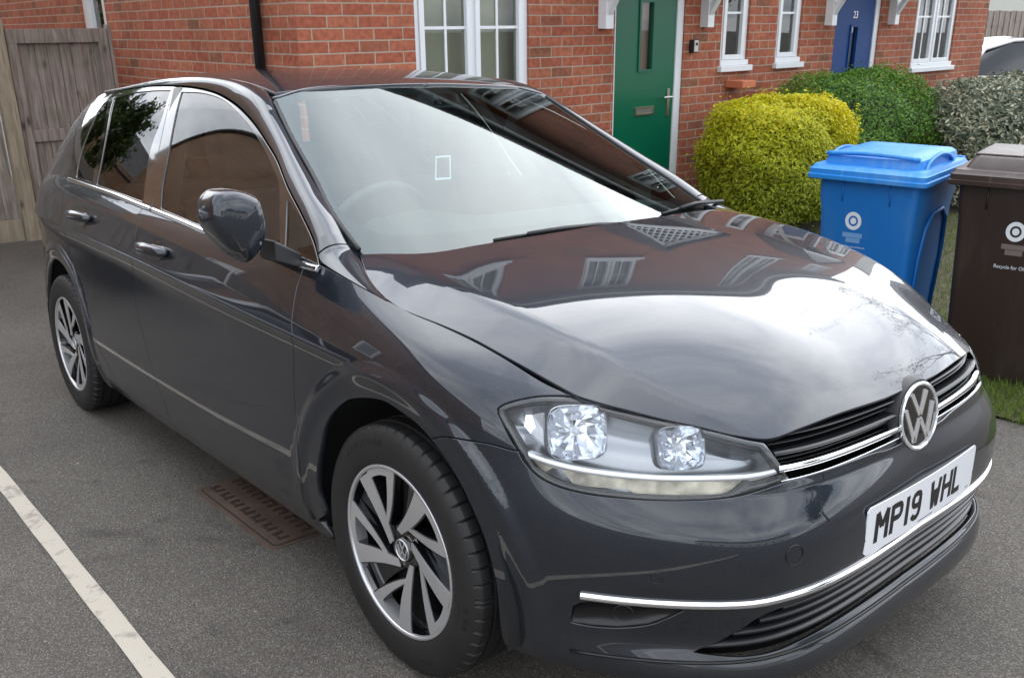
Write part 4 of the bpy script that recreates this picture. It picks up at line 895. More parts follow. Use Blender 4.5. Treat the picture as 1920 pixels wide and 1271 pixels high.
# characters: strokes in a 50 x 79 mm cell (x right as seen from in front of the car)
def strokes(ch):
    if ch=='M': return [[(-25,-39.5),(-25,39.5)],[(25,-39.5),(25,39.5)],[(-25,39.5),(0,-2)],[(25,39.5),(0,-2)]]
    if ch=='P': return [[(-25,-39.5),(-25,39.5)],['arc',[(-25,34.5),(8,34.5),(16,31),(20,24),(20,10),(16,3),(8,-.5),(-25,-.5)]]]
    if ch=='I': return [[(0,-39.5),(0,39.5)]]
    if ch=='9': return [['arc',[(20,12),(20,24),(15,31.5),(6,34.5),(-6,34.5),(-15,31.5),(-20,24),(-20,10),(-15,2.5),(-6,-.5),(6,-.5),(15,2.5),(20,10)]],['arc',[(20,24),(20,-18),(16,-29),(7,-34.5),(-7,-34.5),(-15,-31),(-20,-24)]]]
    if ch=='W': return [[(-25,39.5),(-14,-39.5)],[(25,39.5),(14,-39.5)],[(-14,-38),(0,12)],[(14,-38),(0,12)]]
    if ch=='H': return [[(-25,-39.5),(-25,39.5)],[(25,-39.5),(25,39.5)],[(-25,0),(25,0)]]
    if ch=='L': return [[(-25,39.5),(-25,-39.5)],[(-25,-34.5),(22,-34.5)]]
def draw(mb,ch,cx,T,w=.0135):
    for s_ in strokes(ch):
        if s_[0]=='arc':
            q=s_[1]; h=w/2; L=[];Rr=[]
            for i,(x,y) in enumerate(q):
                a=Vector(q[max(i-1,0)]); b=Vector(q[min(i+1,len(q)-1)]); d=(b-a).normalized(); n=Vector((-d.y,d.x))*h
                L.append((cx+x*.001*.8+n.x,y*.001*.86+n.y)); Rr.append((cx+x*.001*.8-n.x,y*.001*.86-n.y))
            V=[];F=[]
            for a,b in zip(L,Rr): V+=[T@Vector((*a,.0040)),T@Vector((*b,.0040))]
            for i in range(len(q)-1): F.append((2*i,2*i+1,2*i+3,2*i+2))
            mb.add(V,F)
        else:
            (x0,y0),(x1,y1)=s_; k=.8; ye=.001*.88
            bar(mb,(cx+x0*.001*k,y0*ye),(cx+x1*.001*k,y1*ye),w,T,.0032,.0040)
tx=MB(); xs={}; pos=-.200
for ch,adv in (('M',.0),('P',.061),('I',.043),('9',.041),('W',.092),('H',.061),('L',.060)):
    pos+=adv; tx=MB(); draw(tx,ch,pos,PTm); tx.build('registration_character',M['ink'],plate)
t2=MB(); t2.prism([(-.035,-.0475),(.035,-.0475),(.035,-.0455),(-.035,-.0455)],.0032,.0036,PTm); t2.build('plate_small_print',M['rubber2'],plate); t2=MB(); t2.prism([(.222,-.0475),(.238,-.0475),(.238,-.0455),(.222,-.0455)],.0032,.0036,PTm); t2.build('plate_small_print',M['rubber2'],plate)
for o_ in [pls,plate]+list(plate.children):
    for v_ in o_.data.vertices: v_.co.x-=.13*v_.co.y**2
# lower chrome strip
sp=[SHELL([a],[b])[0] for a,b in D['strip']]
zy=[(abs(p[1]),p[2]) for p in sp]; zy.sort(); zY=np.array([0,.15]+[a for a,_ in zy if a>.19]); zZ=np.array([.392,.392]+[.390 for a,_ in zy if a>.19]); zZ[-4:]=[.387,.388,.388,.389]
strip_path=[]
for y in np.concatenate([np.linspace(-.775,-.4,16),np.linspace(-.36,.36,19),np.linspace(.4,.775,16)]):
    p,n=SHAT(y,float(np.interp(abs(y),zY,zZ))); nh=n*[1,1,.2]; nh/=np.linalg.norm(nh); strip_path.append((p,nh))
sweep(strip_path,[(-.01,-.009),(.004,-.009),(.009,-.004),(.009,.003),(.005,.009),(-.01,.009)],'bumper_chrome_strip',M['chrome'],car)
# lower intake: recess + slats (opening cut in the bumper)
V=[];F=[];ys=np.linspace(-.60,.60,49); zs=[.24,.27,.31,.35,.40]
for y in ys:
    for z in zs: p,n=SHAT(y,z); V.append(p-n*[1,1,0]*.05)
for i in range(len(ys)-1):
    for j in range(len(zs)-1): a=i*len(zs)+j; F.append((a,a+len(zs),a+len(zs)+1,a+1))
lg=mesh_obj('lower_grille',V,F,M['void'],car,True)
for z0,ym in ((.278,.60),(.305,.555),(.333,.515),(.358,.475)):
    pth=[(p-nh*.012,nh) for p,nh in ((lambda q:(q[0],q[1]*[1,1,0]/np.linalg.norm(q[1]*[1,1,0])))(SHAT(y,z0)) for y in np.linspace(-ym,ym,51))]
    sweep(pth,[(-.03,-.007),(.004,-.0075),(.011,-.004),(.011,.001),(.002,.007),(-.03,.009)],'grille_slat',M['grillepl'],lg)
# splitter line and lip groove
for off,z0,ym,rr in ((.001,.248,.775,.004),):
    pth=[SHAT(y,z0) for y in np.linspace(-ym,ym,61)]
    t=MB(); t.tube([p+n*off for p,n in pth],rr,6); t.build('bumper_groove',M['rubber2'],car,True)
# fog lamps
for s in (1,-1):
    L=np.array(D['fog']); ring3=SHELL(L[:,0],L[:,1]); ns=nrm('shell',L[:,0],L[:,1]); c=ring3.mean(0); V=[];F=[];n=len(L)
    for q,dp in ((1,.002),(.97,.009),(0,.008)):
        for i in range(n): V.append(((ring3[i]*q+c*(1-q))-ns[i]*dp)*[1,s,1])
    for k in range(2):
        for i in range(n): F.append((k*n+i,k*n+(i+1)%n,(k+1)*n+(i+1)%n,(k+1)*n+i))
    fo=mesh_obj('fog_lamp',V,F,M['foghouse'],car,True)
    t=MB(); pc=c-ns.mean(0)*.02
    T=frame_at((c-ns.mean(0)*.0075)*[1,s,1],ns.mean(0)*[1,s,1]); ring(t,.020,.0215,-.001,.0004,T,40); t.build('fog_lens_ring',M['darkpl'],fo,True)
# sensors, tow cover on the right bumper and mirrored
for key,r in (('sens1',.0205),('sens2',.0115)):
    a,b=D[key][0]; p=SHELL([a],[b])[0]; n=nrm('shell',np.array([a]),np.array([b]))[0]
    for s in (1,-1):
        if key=='sens1' and s==-1: continue
        T=frame_at(p*[1,s,1],n*[1,s,1]); t=MB(); ring(t,r-.0007,r+.0007,-.004,.0002,T,40); t.build('tow_eye_cover' if key=='sens1' else 'parking_sensor',M['rubber2'],car,True)
# headlamps
HLp=spline(D['headlamp'],True,.014,'shell')
for s in (1,-1):
    X=SHELL(HLp[:,0],HLp[:,1]); n=nrm('shell',HLp[:,0],HLp[:,1]); fl=np.array([1,s,1])
    lens=panel('headlamp','shell',D['headlamp'],M['lens'],car,h=.03,gap=.004,flange=.006,mirror=0,off=-.001)[0]
    if s==-1:
        lens.data.transform(Matrix.Diagonal((1,-1,1,1))); lens.data.flip_normals()
    # black surround
    c=X.mean(0); I,_=inset_loop('shell',HLp,.013); I[:,1]=np.clip(I[:,1],0,1); Xi=SHELL(I[:,0],I[:,1]); O,_=inset_loop('shell',HLp,-.002); O[:,1]=np.clip(O[:,1],0,1); Xo=SHELL(np.clip(O[:,0],0,1),O[:,1])
    V=np.vstack([Xo-n*.006,X-n*.0035,Xi-n*.0045,Xi-n*.020])*fl; k=len(X); F=[]
    for l in range(3):
        for i in range(k): F.append((l*k+i,l*k+(i+1)%k,(l+1)*k+(i+1)%k,(l+1)*k+i))
    mesh_obj('lamp_surround',V,F,M['blackgloss'],lens,True)
    # housing dish
    ho=panel('lamp_housing','shell',D['headlamp'],M['lamphouse'],lens,h=.02,gap=.013,rim=False,off=-.070)[0]
    if s==-1: ho.data.transform(Matrix.Diagonal((1,-1,1,1))); ho.data.flip_normals()
    V=np.vstack([Xi-n*.019,Xi-n*.071])*fl; F=[(i,(i+1)%k,k+(i+1)%k,k+i) for i in range(k)]
    mesh_obj('lamp_inner_wall',V,F,M['lamphouse'],lens,True)
    # two reflector bowls, squarish
    for (ba,bb),ra in zip(D['bowls'],(.058,.046)):
        bp_=SHELL([ba],[bb])[0]; bn_=nrm('shell',np.array([ba]),np.array([bb]))[0]; bn_=bn_*.7+np.array([.45,-.25,-.02]); bn_/=np.linalg.norm(bn_)
        T=frame_at((bp_-bn_*.044)*fl,bn_*fl); V=[];F=[];m=18
        pr=((1.0,-.001),(.90,-.014),(.70,-.030),(.42,-.041),(.16,-.045))
        for k_ in range(m):
            t=2*math.pi*k_/m; sq=1/(abs(math.cos(t))**4.2+abs(math.sin(t))**4.2)**(1/4.2)
            for q,(rr,h) in enumerate(pr):
                V.append(T@Vector((rr*ra*sq*math.cos(t),rr*ra*sq*math.sin(t)*.92,h+.022+(.003*math.sin(t*5+q*1.3) if 0<q<4 else 0))))
        L=len(pr)
        for k_ in range(m):
            for i in range(L-1): F.append((k_*L+i,((k_+1)%m)*L+i,((k_+1)%m)*L+i+1,k_*L+i+1))
        F.append(tuple(k_*L+L-1 for k_ in range(m)))
        mesh_obj('reflector',V,F,M['reflector'],lens,False)
        t=MB(); t.lathe([(0,.012),(.005,.010),(.008,.0),(.008,-.03)],20,T@Matrix.Rotation(R_(90),4,'X')@Matrix.Translation((0,.0,0))); t.build('bulb',M['platew'],lens,True)
        t=MB(); V=[];F=[]
        for k_ in range(48):
            tt=2*math.pi*k_/48; sq=1/(abs(math.cos(tt))**4.2+abs(math.sin(tt))**4.2)**(1/4.2)
            for rr,h in ((1.0,.020),(1.005,.0225),(1.03,.0225),(1.10,-.035)): V.append(T@Vector((rr*ra*sq*math.cos(tt),rr*ra*sq*math.sin(tt)*.92,h)))
        for k_ in range(48):
            for i in range(3): F.append((k_*4+i,k_*4+i+1,((k_+1)%48)*4+i+1,((k_+1)%48)*4+i))
        t.add(V,F); t.build('reflector_rim',M['lamphouse'],lens,True)
    # angled bright panel between the bowls and by the outer corner
    for q in ([(.372,-.770,.752),(.43,-.735,.757),(.40,-.765,.682),(.378,-.79,.686)],):
        t=MB(); P4=[np.array(p)*fl+np.array([-.030,.02*s,-.004]) for p in q]; P5=[p+np.array([-.01,.008*s,0]) for p in P4]
        t.add(P4+P5,[(0,1,2,3),(7,6,5,4),(0,4,5,1),(1,5,6,2),(2,6,7,3),(3,7,4,0)]); t.build('lamp_bezel',M['reflector'],lens)
    # light strip and lower indicator band
    dl=spline(D['drl'],False,.02,'shell'); Xd=SHELL(dl[:,0],dl[:,1]); nd=nrm('shell',dl[:,0],dl[:,1])
    sweep([((Xd[i]-nd[i]*.010)*fl,nd[i]*fl) for i in range(len(Xd))],[(-.02,-.006),(.003,-.006),(.0045,0),(.003,.006),(-.02,.006)],'light_strip',M['drl'],lens)
    V=[];F=[];m=len(Xd)
    lowb=[]
    for i in range(m):
        y=Xd[i][1]; zb=.602+ (0.012 if abs(y)>.70 else 0)+(.03 if abs(y)>.78 else 0)+(.008 if abs(y)<.5 else 0)
        p2,n2=SHAT(y,zb) if abs(y)<.80 else (Xd[i]+np.array([0.0,0,-.03]),nd[i])
        for q in range(6):
            a=q/5; V.append(((Xd[i]*(1-a)+p2*a)-nd[i]*(.016+.0012*(i%2)))*fl)
    for i in range(m-1):
        for q in range(5): F.append((i*6+q,i*6+q+1,(i+1)*6+q+1,(i+1)*6+q))
    mesh_obj('indicator_band',V,F,M['lamplow'],lens,False)
# ------------------------------------------------------------------ wheels
def wheel(cx,sy,steer=0,front=True,rot0=0):
    w=empty('wheel',(cx,sy*.775,.314)); w.parent=car; w.rotation_euler=(0,0,(math.pi if sy>0 else 0)+steer)
    # local: outward = -Y
    n=480; prof=[(.214,-.094),(.222,-.100),(.236,-.104),(.258,-.1065),(.280,-.104),(.296,-.098),(.304,-.0915)]
    tread=[(.3095,-.086),(.3115,-.080),(.3125,-.062),(.306,-.0605),(.306,-.054),(.3135,-.0525),(.314,-.024),(.3075,-.0225),(.3075,-.016),(.3142,-.0145)]
    full=prof+tread+[(r,-y) for r,y in tread[::-1]]+[(r,-y) for r,y in prof[::-1]]
    V=[];F=[];L=len(full)
    for k in range(n):
        t=2*math.pi*k/n
        for i,(r,y) in enumerate(full):
            rr=r
            if k%9==0 and (6<=i<=10 or L-11<=i<=L-7): rr-=.006
            if k%13==3 and (13<=i<=14): rr-=.004
            if i==3 : rr+= .0006*math.sin(k*.7)
            V.append((rr*math.cos(t),y,rr*math.sin(t)))
    for k in range(n):
        for i in range(L-1): F.append((k*L+i,k*L+i+1,((k+1)%n)*L+i+1,((k+1)%n)*L+i)[::-1])
    ty=mesh_obj('tyre',V,F,M['rubber'],w,True); ty.data.set_sharp_from_angle(angle=R_(24))
    # rim lip + barrel
    mb=MB(); mb.lathe([(.211,-.092),(.2165,-.096),(.2150,-.099),(.2085,-.0985),(.2065,-.094),(.2055,-.085)],96); rl=mb.build('rim_lip',M['satin'],w,True)
    mb=MB(); mb.lathe([(.2060,-.090),(.199,-.070),(.192,-.02),(.190,.06),(.205,.09)],72); rb=mb.build('rim_barrel',M['blackgloss'],w,True)
    # spokes
    TX=Matrix(((1,0,0,0),(0,0,-1,0),(0,1,0,0),(0,0,0,1)))   # local (x,y,h) -> (x,-h,z)
    R0=.2062
    def pol(r,a): return (R0*r*math.cos(R_(a)),R0*r*math.sin(R_(a)))
    face=MB(); body=MB()
    def dish(r): return .0935-.020*(1-min(r/R0,1))**1.3
    def leg(mb,out,inn,h0,h1,grow=0,N_=10,mi=0):
        # out=[p_ccw,p_cw], inn=[p_ccw,p_cw]; sampled so that it follows the dish
        a=[Vector(p) for p in out]; b=[Vector(p) for p in inn]; V=[];F=[]
        for i in range(N_+1):
            t=i/N_; p=a[0].lerp(b[0],t); q=a[1].lerp(b[1],t); d=(p-q).normalized()*grow; p=p+d; q=q-d
            # gentle curve
            nn=Vector((-(b[0]-a[0]).y,(b[0]-a[0]).x)).normalized()*.006*math.sin(math.pi*t); p=p+nn; q=q+nn
            for v,h in ((p,h0),(p,h1),(q,h1),(q,h0)): V.append(Vector((v.x,-(dish(v.length)+h),v.y)))
        for i in range(N_):
            for k in range(4): F.append((i*4+k,i*4+(k+1)%4,(i+1)*4+(k+1)%4,(i+1)*4+k))
        F.append((0,1,2,3)); F.append((N_*4+3,N_*4+2,N_*4+1,N_*4)); mb.add(V,F,mi)
    for k in range(5):
        A=-72*k+rot0
        thick=([pol(1.0,137+A),pol(.985,122+A)],[pol(.25,184+A),pol(.19,166+A)])
        thin=([pol(1.0,98+A),pol(1.0,89+A)],[pol(.37,147+A),pol(.335,143+A)])
        for o_,i_ in (thick,thin):
            leg(body,o_,i_,-.040,-.0015,.004); leg(face,o_,i_,-.0012,.0008)
        # web joining the two legs at the rim
        n_=10; V=[]
        for q in range(n_+1):
            a=124+A-(124-98)*q/n_
            rin=.905+.01*math.sin(math.pi*q/n_)
            for r in (rin,1.0): x,z=pol(r,a); V+= [Vector((x,-(dish(R0*r)+.0008),z)),Vector((x,-(dish(R0*r)-.03),z))]
        F=[]
        for q in range(n_): b=q*4; F+=[(b,b+2,b+6,b+4),(b,b+4,b+5,b+1)]
        face.add(V,F)
        # painted glossy pocket wedge behind the thick leg
        leg(body,[pol(.97,160+A),pol(.97,138+A)],[pol(.24,196+A),pol(.24,182+A)],-.055,-.022)
    body.lathe([(.062,-.045),(.060,-.068),(.048,-.074),(.032,-.072)],48)
    sp_=face.build('spoke_face',M['satin'],w,False); bm=bmesh.new(); bm.from_mesh(sp_.data); bmesh.ops.recalc_face_normals(bm,faces=bm.faces); bm.to_mesh(sp_.data); bm.free()
    bo=body.build('spokes',M['blackgloss'],w,False); bm=bmesh.new(); bm.from_mesh(bo.data); bmesh.ops.recalc_face_normals(bm,faces=bm.faces); bm.to_mesh(bo.data); bm.free()
    # centre cap with emblem
    HT=Matrix(((1,0,0,0),(0,0,-1,-.074),(0,1,0,0),(0,0,0,1)))
    c=MB(); V=[];F=[]
    c.lathe([(0,-.0805),(.025,-.080),(.030,-.077),(.031,-.060)],48); cap=c.build('hub_cap',M['blackgloss'],w,True)
    c=MB(); ring(c,.0245,.0272,.004,.0070,HT,40); emblem(c,.0245,HT,.0038,.0060,.0073); c.build('hub_emblem',M['satin'],cap)
    for k in range(5):
        a=R_(-90+72*k+rot0+10); c=MB(); c.lathe([(0,-.064),(.006,-.064),(.0095,-.061),(.0095,-.04)],6,Matrix.Translation((.046*math.cos(a),0,.046*math.sin(a)))); c.build('wheel_bolt',M['disc'],w)
    c=MB(); c.lathe([(.07,-.012),(.145,-.012),(.145,.006),(.07,.006)],64); c.lathe([(.07,-.045),(.07,-.012)],32); c.build('brake_disc',M['disc'],w,False)
    c=MB(); c.lathe([(.02,.02),(.19,.03)],48); c.build('brake_backplate',M['wellp'],w)
    c=MB(); 
    for a in range(-28,29,8): c.box(.098,.158,-.035,.02,-.012,.012,T=Matrix.Rotation(R_(a+ (150)),4,'Y'))
    c.build('brake_caliper',M['wellp'],w)
    if front or True:
        # raised sidewall lettering blocks
        c=MB()
        def blk(a0,a1,r0,r1):
            n_=max(2,int((a1-a0)/2)); V=[];F=[]
            for q in range(n_+1):
                a=R_(a0+(a1-a0)*q/n_)
                for r in (r0,r1):
                    yy=np.interp(r,[.222,.236,.258,.280,.296],[-.1,-.104,-.1065,-.104,-.098])-.0009; V.append((r*math.cos(a),yy,r*math.sin(a)))
            for q in range(n_): F.append((q*2,q*2+1,q*2+3,q*2+2))
            c=MB(); c.add(V,F); c.build('sidewall_letter',M['rubber2'],w)
        for a in (96,101,106,113,116,121,126,131): blk(a,a+3.0,.266,.279)
        for a in (-62,-66,-70): blk(a,a+2,.262,.272)
        for a in (-18,-14,-8): blk(a,a+2.5,.250,.280)
        pass
    return w
wheel(0,-1,R_(.6)); wheel(0,1,0,rot0=20); wheel(-2.62,-1,0,rot0=31); wheel(-2.62,1,0,rot0=50)
# ------------------------------------------------------------------ mirrors, handles, wipers, interior
def mirror_(s):
    # housing lofted from a front outline (y,z) about x=-.48
    out=[(-1.053,1.110),(-1.049,1.126),(-1.038,1.141),(-1.025,1.150),(-0.999,1.153),(-0.970,1.147),(-0.945,1.136),(-0.931,1.125),(-0.926,1.106),(-0.921,1.080),(-0.919,1.054),(-0.924,1.026),(-0.936,1.002),(-0.954,0.981),(-0.974,0.969),(-0.990,0.982),(-1.014,1.003),(-1.034,1.031),(-1.050,1.063),(-1.054,1.089)]
    P=np.array(out); n=len(P); pts=[]
    for i in range(n):
        p0,p1,p2,p3=P[i-1],P[i],P[(i+1)%n],P[(i+2)%n]
        for t in (0,.25,.5,.75): pts.append(.5*((2*p1)+(-p0+p2)*t+(2*p0-5*p1+4*p2-p3)*t*t+(-p0+3*p1-3*p2+p3)*t**3))
    P=np.array(pts); c=P.mean(0); n=len(P); V=[];F=[]
    levels=[(.0,.034),(.6,.0325),(.82,.028),(.93,.018),(.985,.004),(1.0,-.014),(1.0,-.045),(.985,-.066),(.955,-.072),(.94,-.062)]
    for q,dx in levels:
        for p in P:
            k=c+(p-c)*q; V.append((-.45+dx-.12*(abs(k[0])-.95),k[0] if s<0 else -k[0],k[1]))
    for l in range(len(levels)-1):
        for i in range(n): F.append((l*n+i,l*n+(i+1)%n,(l+1)*n+(i+1)%n,(l+1)*n+i))
    F.append(tuple(range((len(levels)-1)*n,len(levels)*n)))
    o=mesh_obj('door_mirror',V,F,M['paint'],car,True); bm=bmesh.new(); bm.from_mesh(o.data); bmesh.ops.remove_doubles(bm,verts=bm.verts,dist=1e-5); bmesh.ops.recalc_face_normals(bm,faces=bm.faces); bm.to_mesh(o.data); bm.free()
    g=MB(); V=[( -.45-.066-.12*(-(k[0])-.95),(k[0] if s<0 else -k[0]),k[1]) for k in (c+(p-c)*.9 for p in P)]; g.add(V,[tuple(range(n))]); g.build('mirror_glass',M['chrome'],o)
    # dark lower shell
    lo=MB(); a=[p for p in P if p[1]<1.0]
    # foot
    f=MB(); sy=-1 if s<0 else 1
    f.add([(-.43,sy*.905,.965),(-.43,sy*.905,1.02),(-.52,sy*.905,1.02),(-.52,sy*.905,.965),(-.44,sy*.83,.935),(-.44,sy*.825,.975),(-.60,sy*.825,.975),(-.60,sy*.83,.935)],[(0,1,2,3),(4,7,6,5),(0,4,5,1),(1,5,6,2),(2,6,7,3),(3,7,4,0)])
    fo_=f.build('mirror_foot',M['blackpl'],o,bevel=.006) if s<0 else None
    if s>0:   # the far mirror is folded back
        Tf=Matrix.Translation((-.56,.80,-.07))@Matrix.Rotation(R_(72),4,'Z')@Matrix.Translation((.47,-.865,0))
        for q in [o]+[c for c in o.children if c is not fo_]: q.data.transform(Tf)
mirror_(-1); mirror_(1)
def handle(x0,x1,z,s):
    n=20; pth=[]; 
    def sy(x,z):
        i=np.argmin((_SX[:,0]-x)**2+(_SX[:,2]-z)**2); return _SX[i]
    m=MB(); V=[]
    for k in range(n+1):
        t=k/n; x=x0+(x1-x0)*t; b=sy(x,z); out=.008+.030*math.sin(math.pi*min(max(t*1.04-.02,0),1))**.55
        pth.append((x,s*(abs(b[1])+out-.004),z+.004*math.sin(math.pi*t)))
    m.tube(pth,[.010+.010*math.sin(math.pi*k/n)**.5 for k in range(n+1)],12,squash=1.15)
    h=m.build('door_handle',M['paint'],car,True)
    m=MB(); pp=[(p[0],p[1]+s*.006,p[2]-.004) for p in pth[2:-2]]; m.tube([(p[0],p[1]+s*.006,p[2]-.002) for p in pth[1:-1]],.006,8); m.build('handle_trim',M['chrome'],h,True)
    # flat black patch stands in for the shade in the handle cup
    b=sy((x0+x1)/2,z); m=MB(); V=[];F=[]; N_=28
    for q in (1,.8,0):
        for k in range(N_):
            t=2*math.pi*k/N_; xx=(x0+x1)/2+q*.085*math.cos(t); zz=z-.004+q*.034*math.sin(t); bb=sy(xx,zz); V.append((xx,s*(abs(bb[1])+.0012),zz))
    for l in (0,1):
        for k in range(N_): F.append((l*N_+k,l*N_+(k+1)%N_,(l+1)*N_+(k+1)%N_,(l+1)*N_+k))
    m.add(V,F); m.build('handle_recess_shade',M['blackgloss'],h,True)
_a,_b=np.meshgrid(np.linspace(.45,.85,400),np.linspace(.5,1,90),indexing='ij'); _SX=SHELL(_a.ravel(),_b.ravel())
for s in (-1,1): handle(-1.245,-1.475,.889,s); handle(-2.03,-2.27,.932,s)
# wipers
def wsp_(y,z,off): p=WSCREEN([z],[y])[0]; n=nrm('ws',np.array([z]),np.array([y]))[0]; return p+n*off
for a in WIP:
    m=MB(); m.tube([wsp_(y,z,.006) for y,z in a],.005,8); wo=m.build('wiper',M['blackpl'],car,True)
    m=MB(); m.tube([wsp_(y,z-.004,.016) for y,z in a[1:-1]]+[wsp_(a[-1][0]+.06,a[-1][1]-.015,.014)],[.007]*(len(a)-1),8); m.build('wiper_arm',M['blackpl'],wo,True)
wl_=spline(wsp,False,.02,'ws')
for s_ in (1,-1):
    a=[p for p in wl_ if p[0]<1.36 and p[1]<-.57 and p[0]>.975 ]; m=MB(); m.tube([(WSCREEN([p[0]],[p[1]])[0]+nrm('ws',np.array([p[0]]),np.array([p[1]]))[0]*.001)*[1,s_,1] for p in a],.0065,8); m.build('screen_seal',M['blackpl'],car,True)
m=MB(); a=[p for p in wl_ if p[0]>1.361]; L_=[WSCREEN([p[0]],[p[1]])[0]+np.array([-.004,0,.003]) for p in a]; m.tube([p*[1,1,1] for p in L_]+[p*[1,-1,1] for p in L_[::-1][1:]],.0045,8); m.build('screen_header_trim',simple('header_trim_grey',(.10,.105,.12),.25,.3,coat=1),car,True)
# cowl under the screen
V=[];F=[];ys=np.linspace(-.68,.68,41)
for y in ys:
    xc=-.12-.23*(abs(y)/.7)**3.2; 
    for dx,z in ((.03,.962),(-.02,.965),(-.08,.968)): V.append((xc+dx,y,z-.014*(y/.7)**2))
for i in range(40):
    for j in range(2): a=i*3+j; F.append((a,a+3,a+4,a+1))
mesh_obj('scuttle_panel',V,F,M['blackpl'],car,True)
# dashboard
V=[];F=[];ys=np.linspace(-.70,.70,29); pr=[(-.22,.955),(-.40,.985),(-.58,.99),(-.70,.965),(-.74,.90),(-.72,.70),(-.60,.45)]
for y in ys:
    for x,z in pr:
        bump=.045*math.exp(-((y+.37)/.16)**2) if -.73<x<-.5 else 0
        V.append((x,y,z+bump-.02*(abs(y)/.7)**4))
for i in range(28):
    for j in range(len(pr)-1): a=i*len(pr)+j; F.append((a,a+len(pr),a+len(pr)+1,a+1))
mesh_obj('dashboard',V,F,M['dash'],car,True)
# steering wheel
m=MB(); T=Matrix.Translation((-.80,-.37,.93))@Matrix.Rotation(R_(-64),4,'Y')
pts=[T@Vector((.185*math.cos(t),.185*math.sin(t),0)) for t in np.linspace(0,2*math.pi,49)]
m.tube(pts,.016,10,cap=False); m.tube([T@Vector((0,-.18,0)),T@Vector((0,.18,0))],.02,8); m.tube([T@Vector((0,0,0)),T@Vector((-.18,0,0))],.02,8); m.lathe([(0,.03),(.06,.02),(.065,-.02)],24,T@Matrix.Rotation(R_(90),4,'X')); m.build('steering_wheel',simple('wheel_leather',(.14,.145,.15),.6),car,True)
def seat(x,y,z=.30):
    m=MB(); m.box(x-.26,x+.26,y-.25,y+.25,z,z+.20); m.box(-.09,.09,-.24,.24,0,.62,T=Matrix.Translation((x-.27,y,z+.12))@Matrix.Rotation(R_(-17),4,'Y')); m.box(-.05,.05,-.13,.13,.66,.86,T=Matrix.Translation((x-.28,y,z+.12))@Matrix.Rotation(R_(-15),4,'Y'))
    return m.build('seat',M['seat'],car,bevel=.04)
seat(-1.28,-.37); seat(-1.28,.37)
m=MB(); m.box(-2.35,-1.95,-.62,.62,.32,.52); m.box(-.08,.08,-.62,.62,0,.58,T=Matrix.Translation((-2.4,0,.45))@Matrix.Rotation(R_(-20),4,'Y'))
for y in (-.38,.38): m.box(-.05,.05,-.12,.12,.58,.74,T=Matrix.Translation((-2.4,y,.45))@Matrix.Rotation(R_(-20),4,'Y'))
m.build('rear_bench',M['seat'],car,bevel=.03)
m=MB(); m.box(-2.9,-.3,-.74,.74,.26,.30); m.box(-3.0,-2.45,-.62,.62,.88,.92); m.build('cabin_floor',M['void'],car)
# headliner and inner pillars
V=[];F=[]
for i,x in enumerate(np.linspace(-1.08,-2.95,14)):
    for j,y in enumerate(np.linspace(-.54,.54,9)): V.append((x,y,float(evh(HR,[x],[abs(y)])[0])-.025))
for i in range(13):
    for j in range(8): a=i*9+j; F.append((a,a+1,a+10,a+9))
mesh_obj('headliner',V,F,simple('headliner_cloth',(.35,.35,.33),.9),car,True)
m=MB()
for s in (1,-1): m.tube([(-1.53,s*.77,.98),(-1.62,s*.68,1.2),(-1.68,s*.59,1.39)],.045,8)
m.build('inner_pillar',simple('pillar_trim',(.22,.22,.21),.8),car,True)
m=MB(); T=Matrix.Translation((-.93,0,1.30))@Matrix.Rotation(R_(10),4,'Y'); m.box(-.02,.02,-.12,.12,-.035,.035,T=T); m.build('rear_view_mirror',M['blackpl'],car,bevel=.012)
# paper permit in the windscreen
m=MB(); 
q=STK
oo=[WSCREEN([z],[y])[0]+nrm('ws',np.array([z]),np.array([y]))[0]*-.002 for z,y in q]
zc0=np.mean(np.array(q),0); zi=[tuple(zc0+(np.array(a)-zc0)*.84) for a in q]; ii=[WSCREEN([z],[y])[0]+nrm('ws',np.array([z]),np.array([y]))[0]*-.002 for z,y in zi]
m.add(oo+ii,[(0,1,5,4),(1,2,6,5),(2,3,7,6),(3,0,4,7)]); m.build('screen_sticker',M['platew'],car)

# ------------------------------------------------------------------ ground
def gz(x,y):
    a=.0602*x-.040*y; b=-.215; k=.05
    z=b+k*math.log(1+math.exp(min((a-b)/k,40))) if (a-b)/k<40 else a
    c=.30; return c-k*math.log(1+math.exp(min((c-z)/k,40))) if (c-z)/k<40 else z
def sheet(name,m,xs,ys,dz,inside_=None,kind='structure',label=None):
    V=[];F=[];nx,ny=len(xs),len(ys)
    for x in xs:
        for y in ys: V.append((x,y,gz(x,y)+dz))
    for i in range(nx-1):
        for j in range(ny-1):
            if inside_ is None or inside_((xs[i]+xs[i+1])/2,(ys[j]+ys[j+1])/2): F.append((i*ny+j,(i+1)*ny+j,(i+1)*ny+j+1,i*ny+j+1))
    o=mesh_obj(name,V,F,m,None,True); o['kind']=kind; return o
def spaced(a,b,near,far): 
    return sorted(set([a+(i/ far)*(b-a) for i in range(far+1)]+[near[0]+i*(near[1]-near[0])/80 for i in range(81)]))
sheet('driveway',M['asphalt'],spaced(-150,150,(-9,7),30),spaced(-150,150,(-7,8),30),0)
car2w=lambda x,y: (CARROT@Vector((x,y,0)))
# parking bay line
V=[];F=[];n=60
for i in range(n+1):
    x=-6.2+9.0*i/n
    for y in (-1.368,-1.310):
        p=car2w(x,y+(.0015*math.sin(x*3.1)+.0015*math.sin(x*11+y*40))); V.append((p.x,p.y,gz(p.x,p.y)+.004))
for i in range(n): F.append((2*i,2*i+1,2*i+3,2*i+2)[::-1])
ln=mesh_obj('parking_bay_line',V,F,M['roadpaint']); ln['kind']='structure'
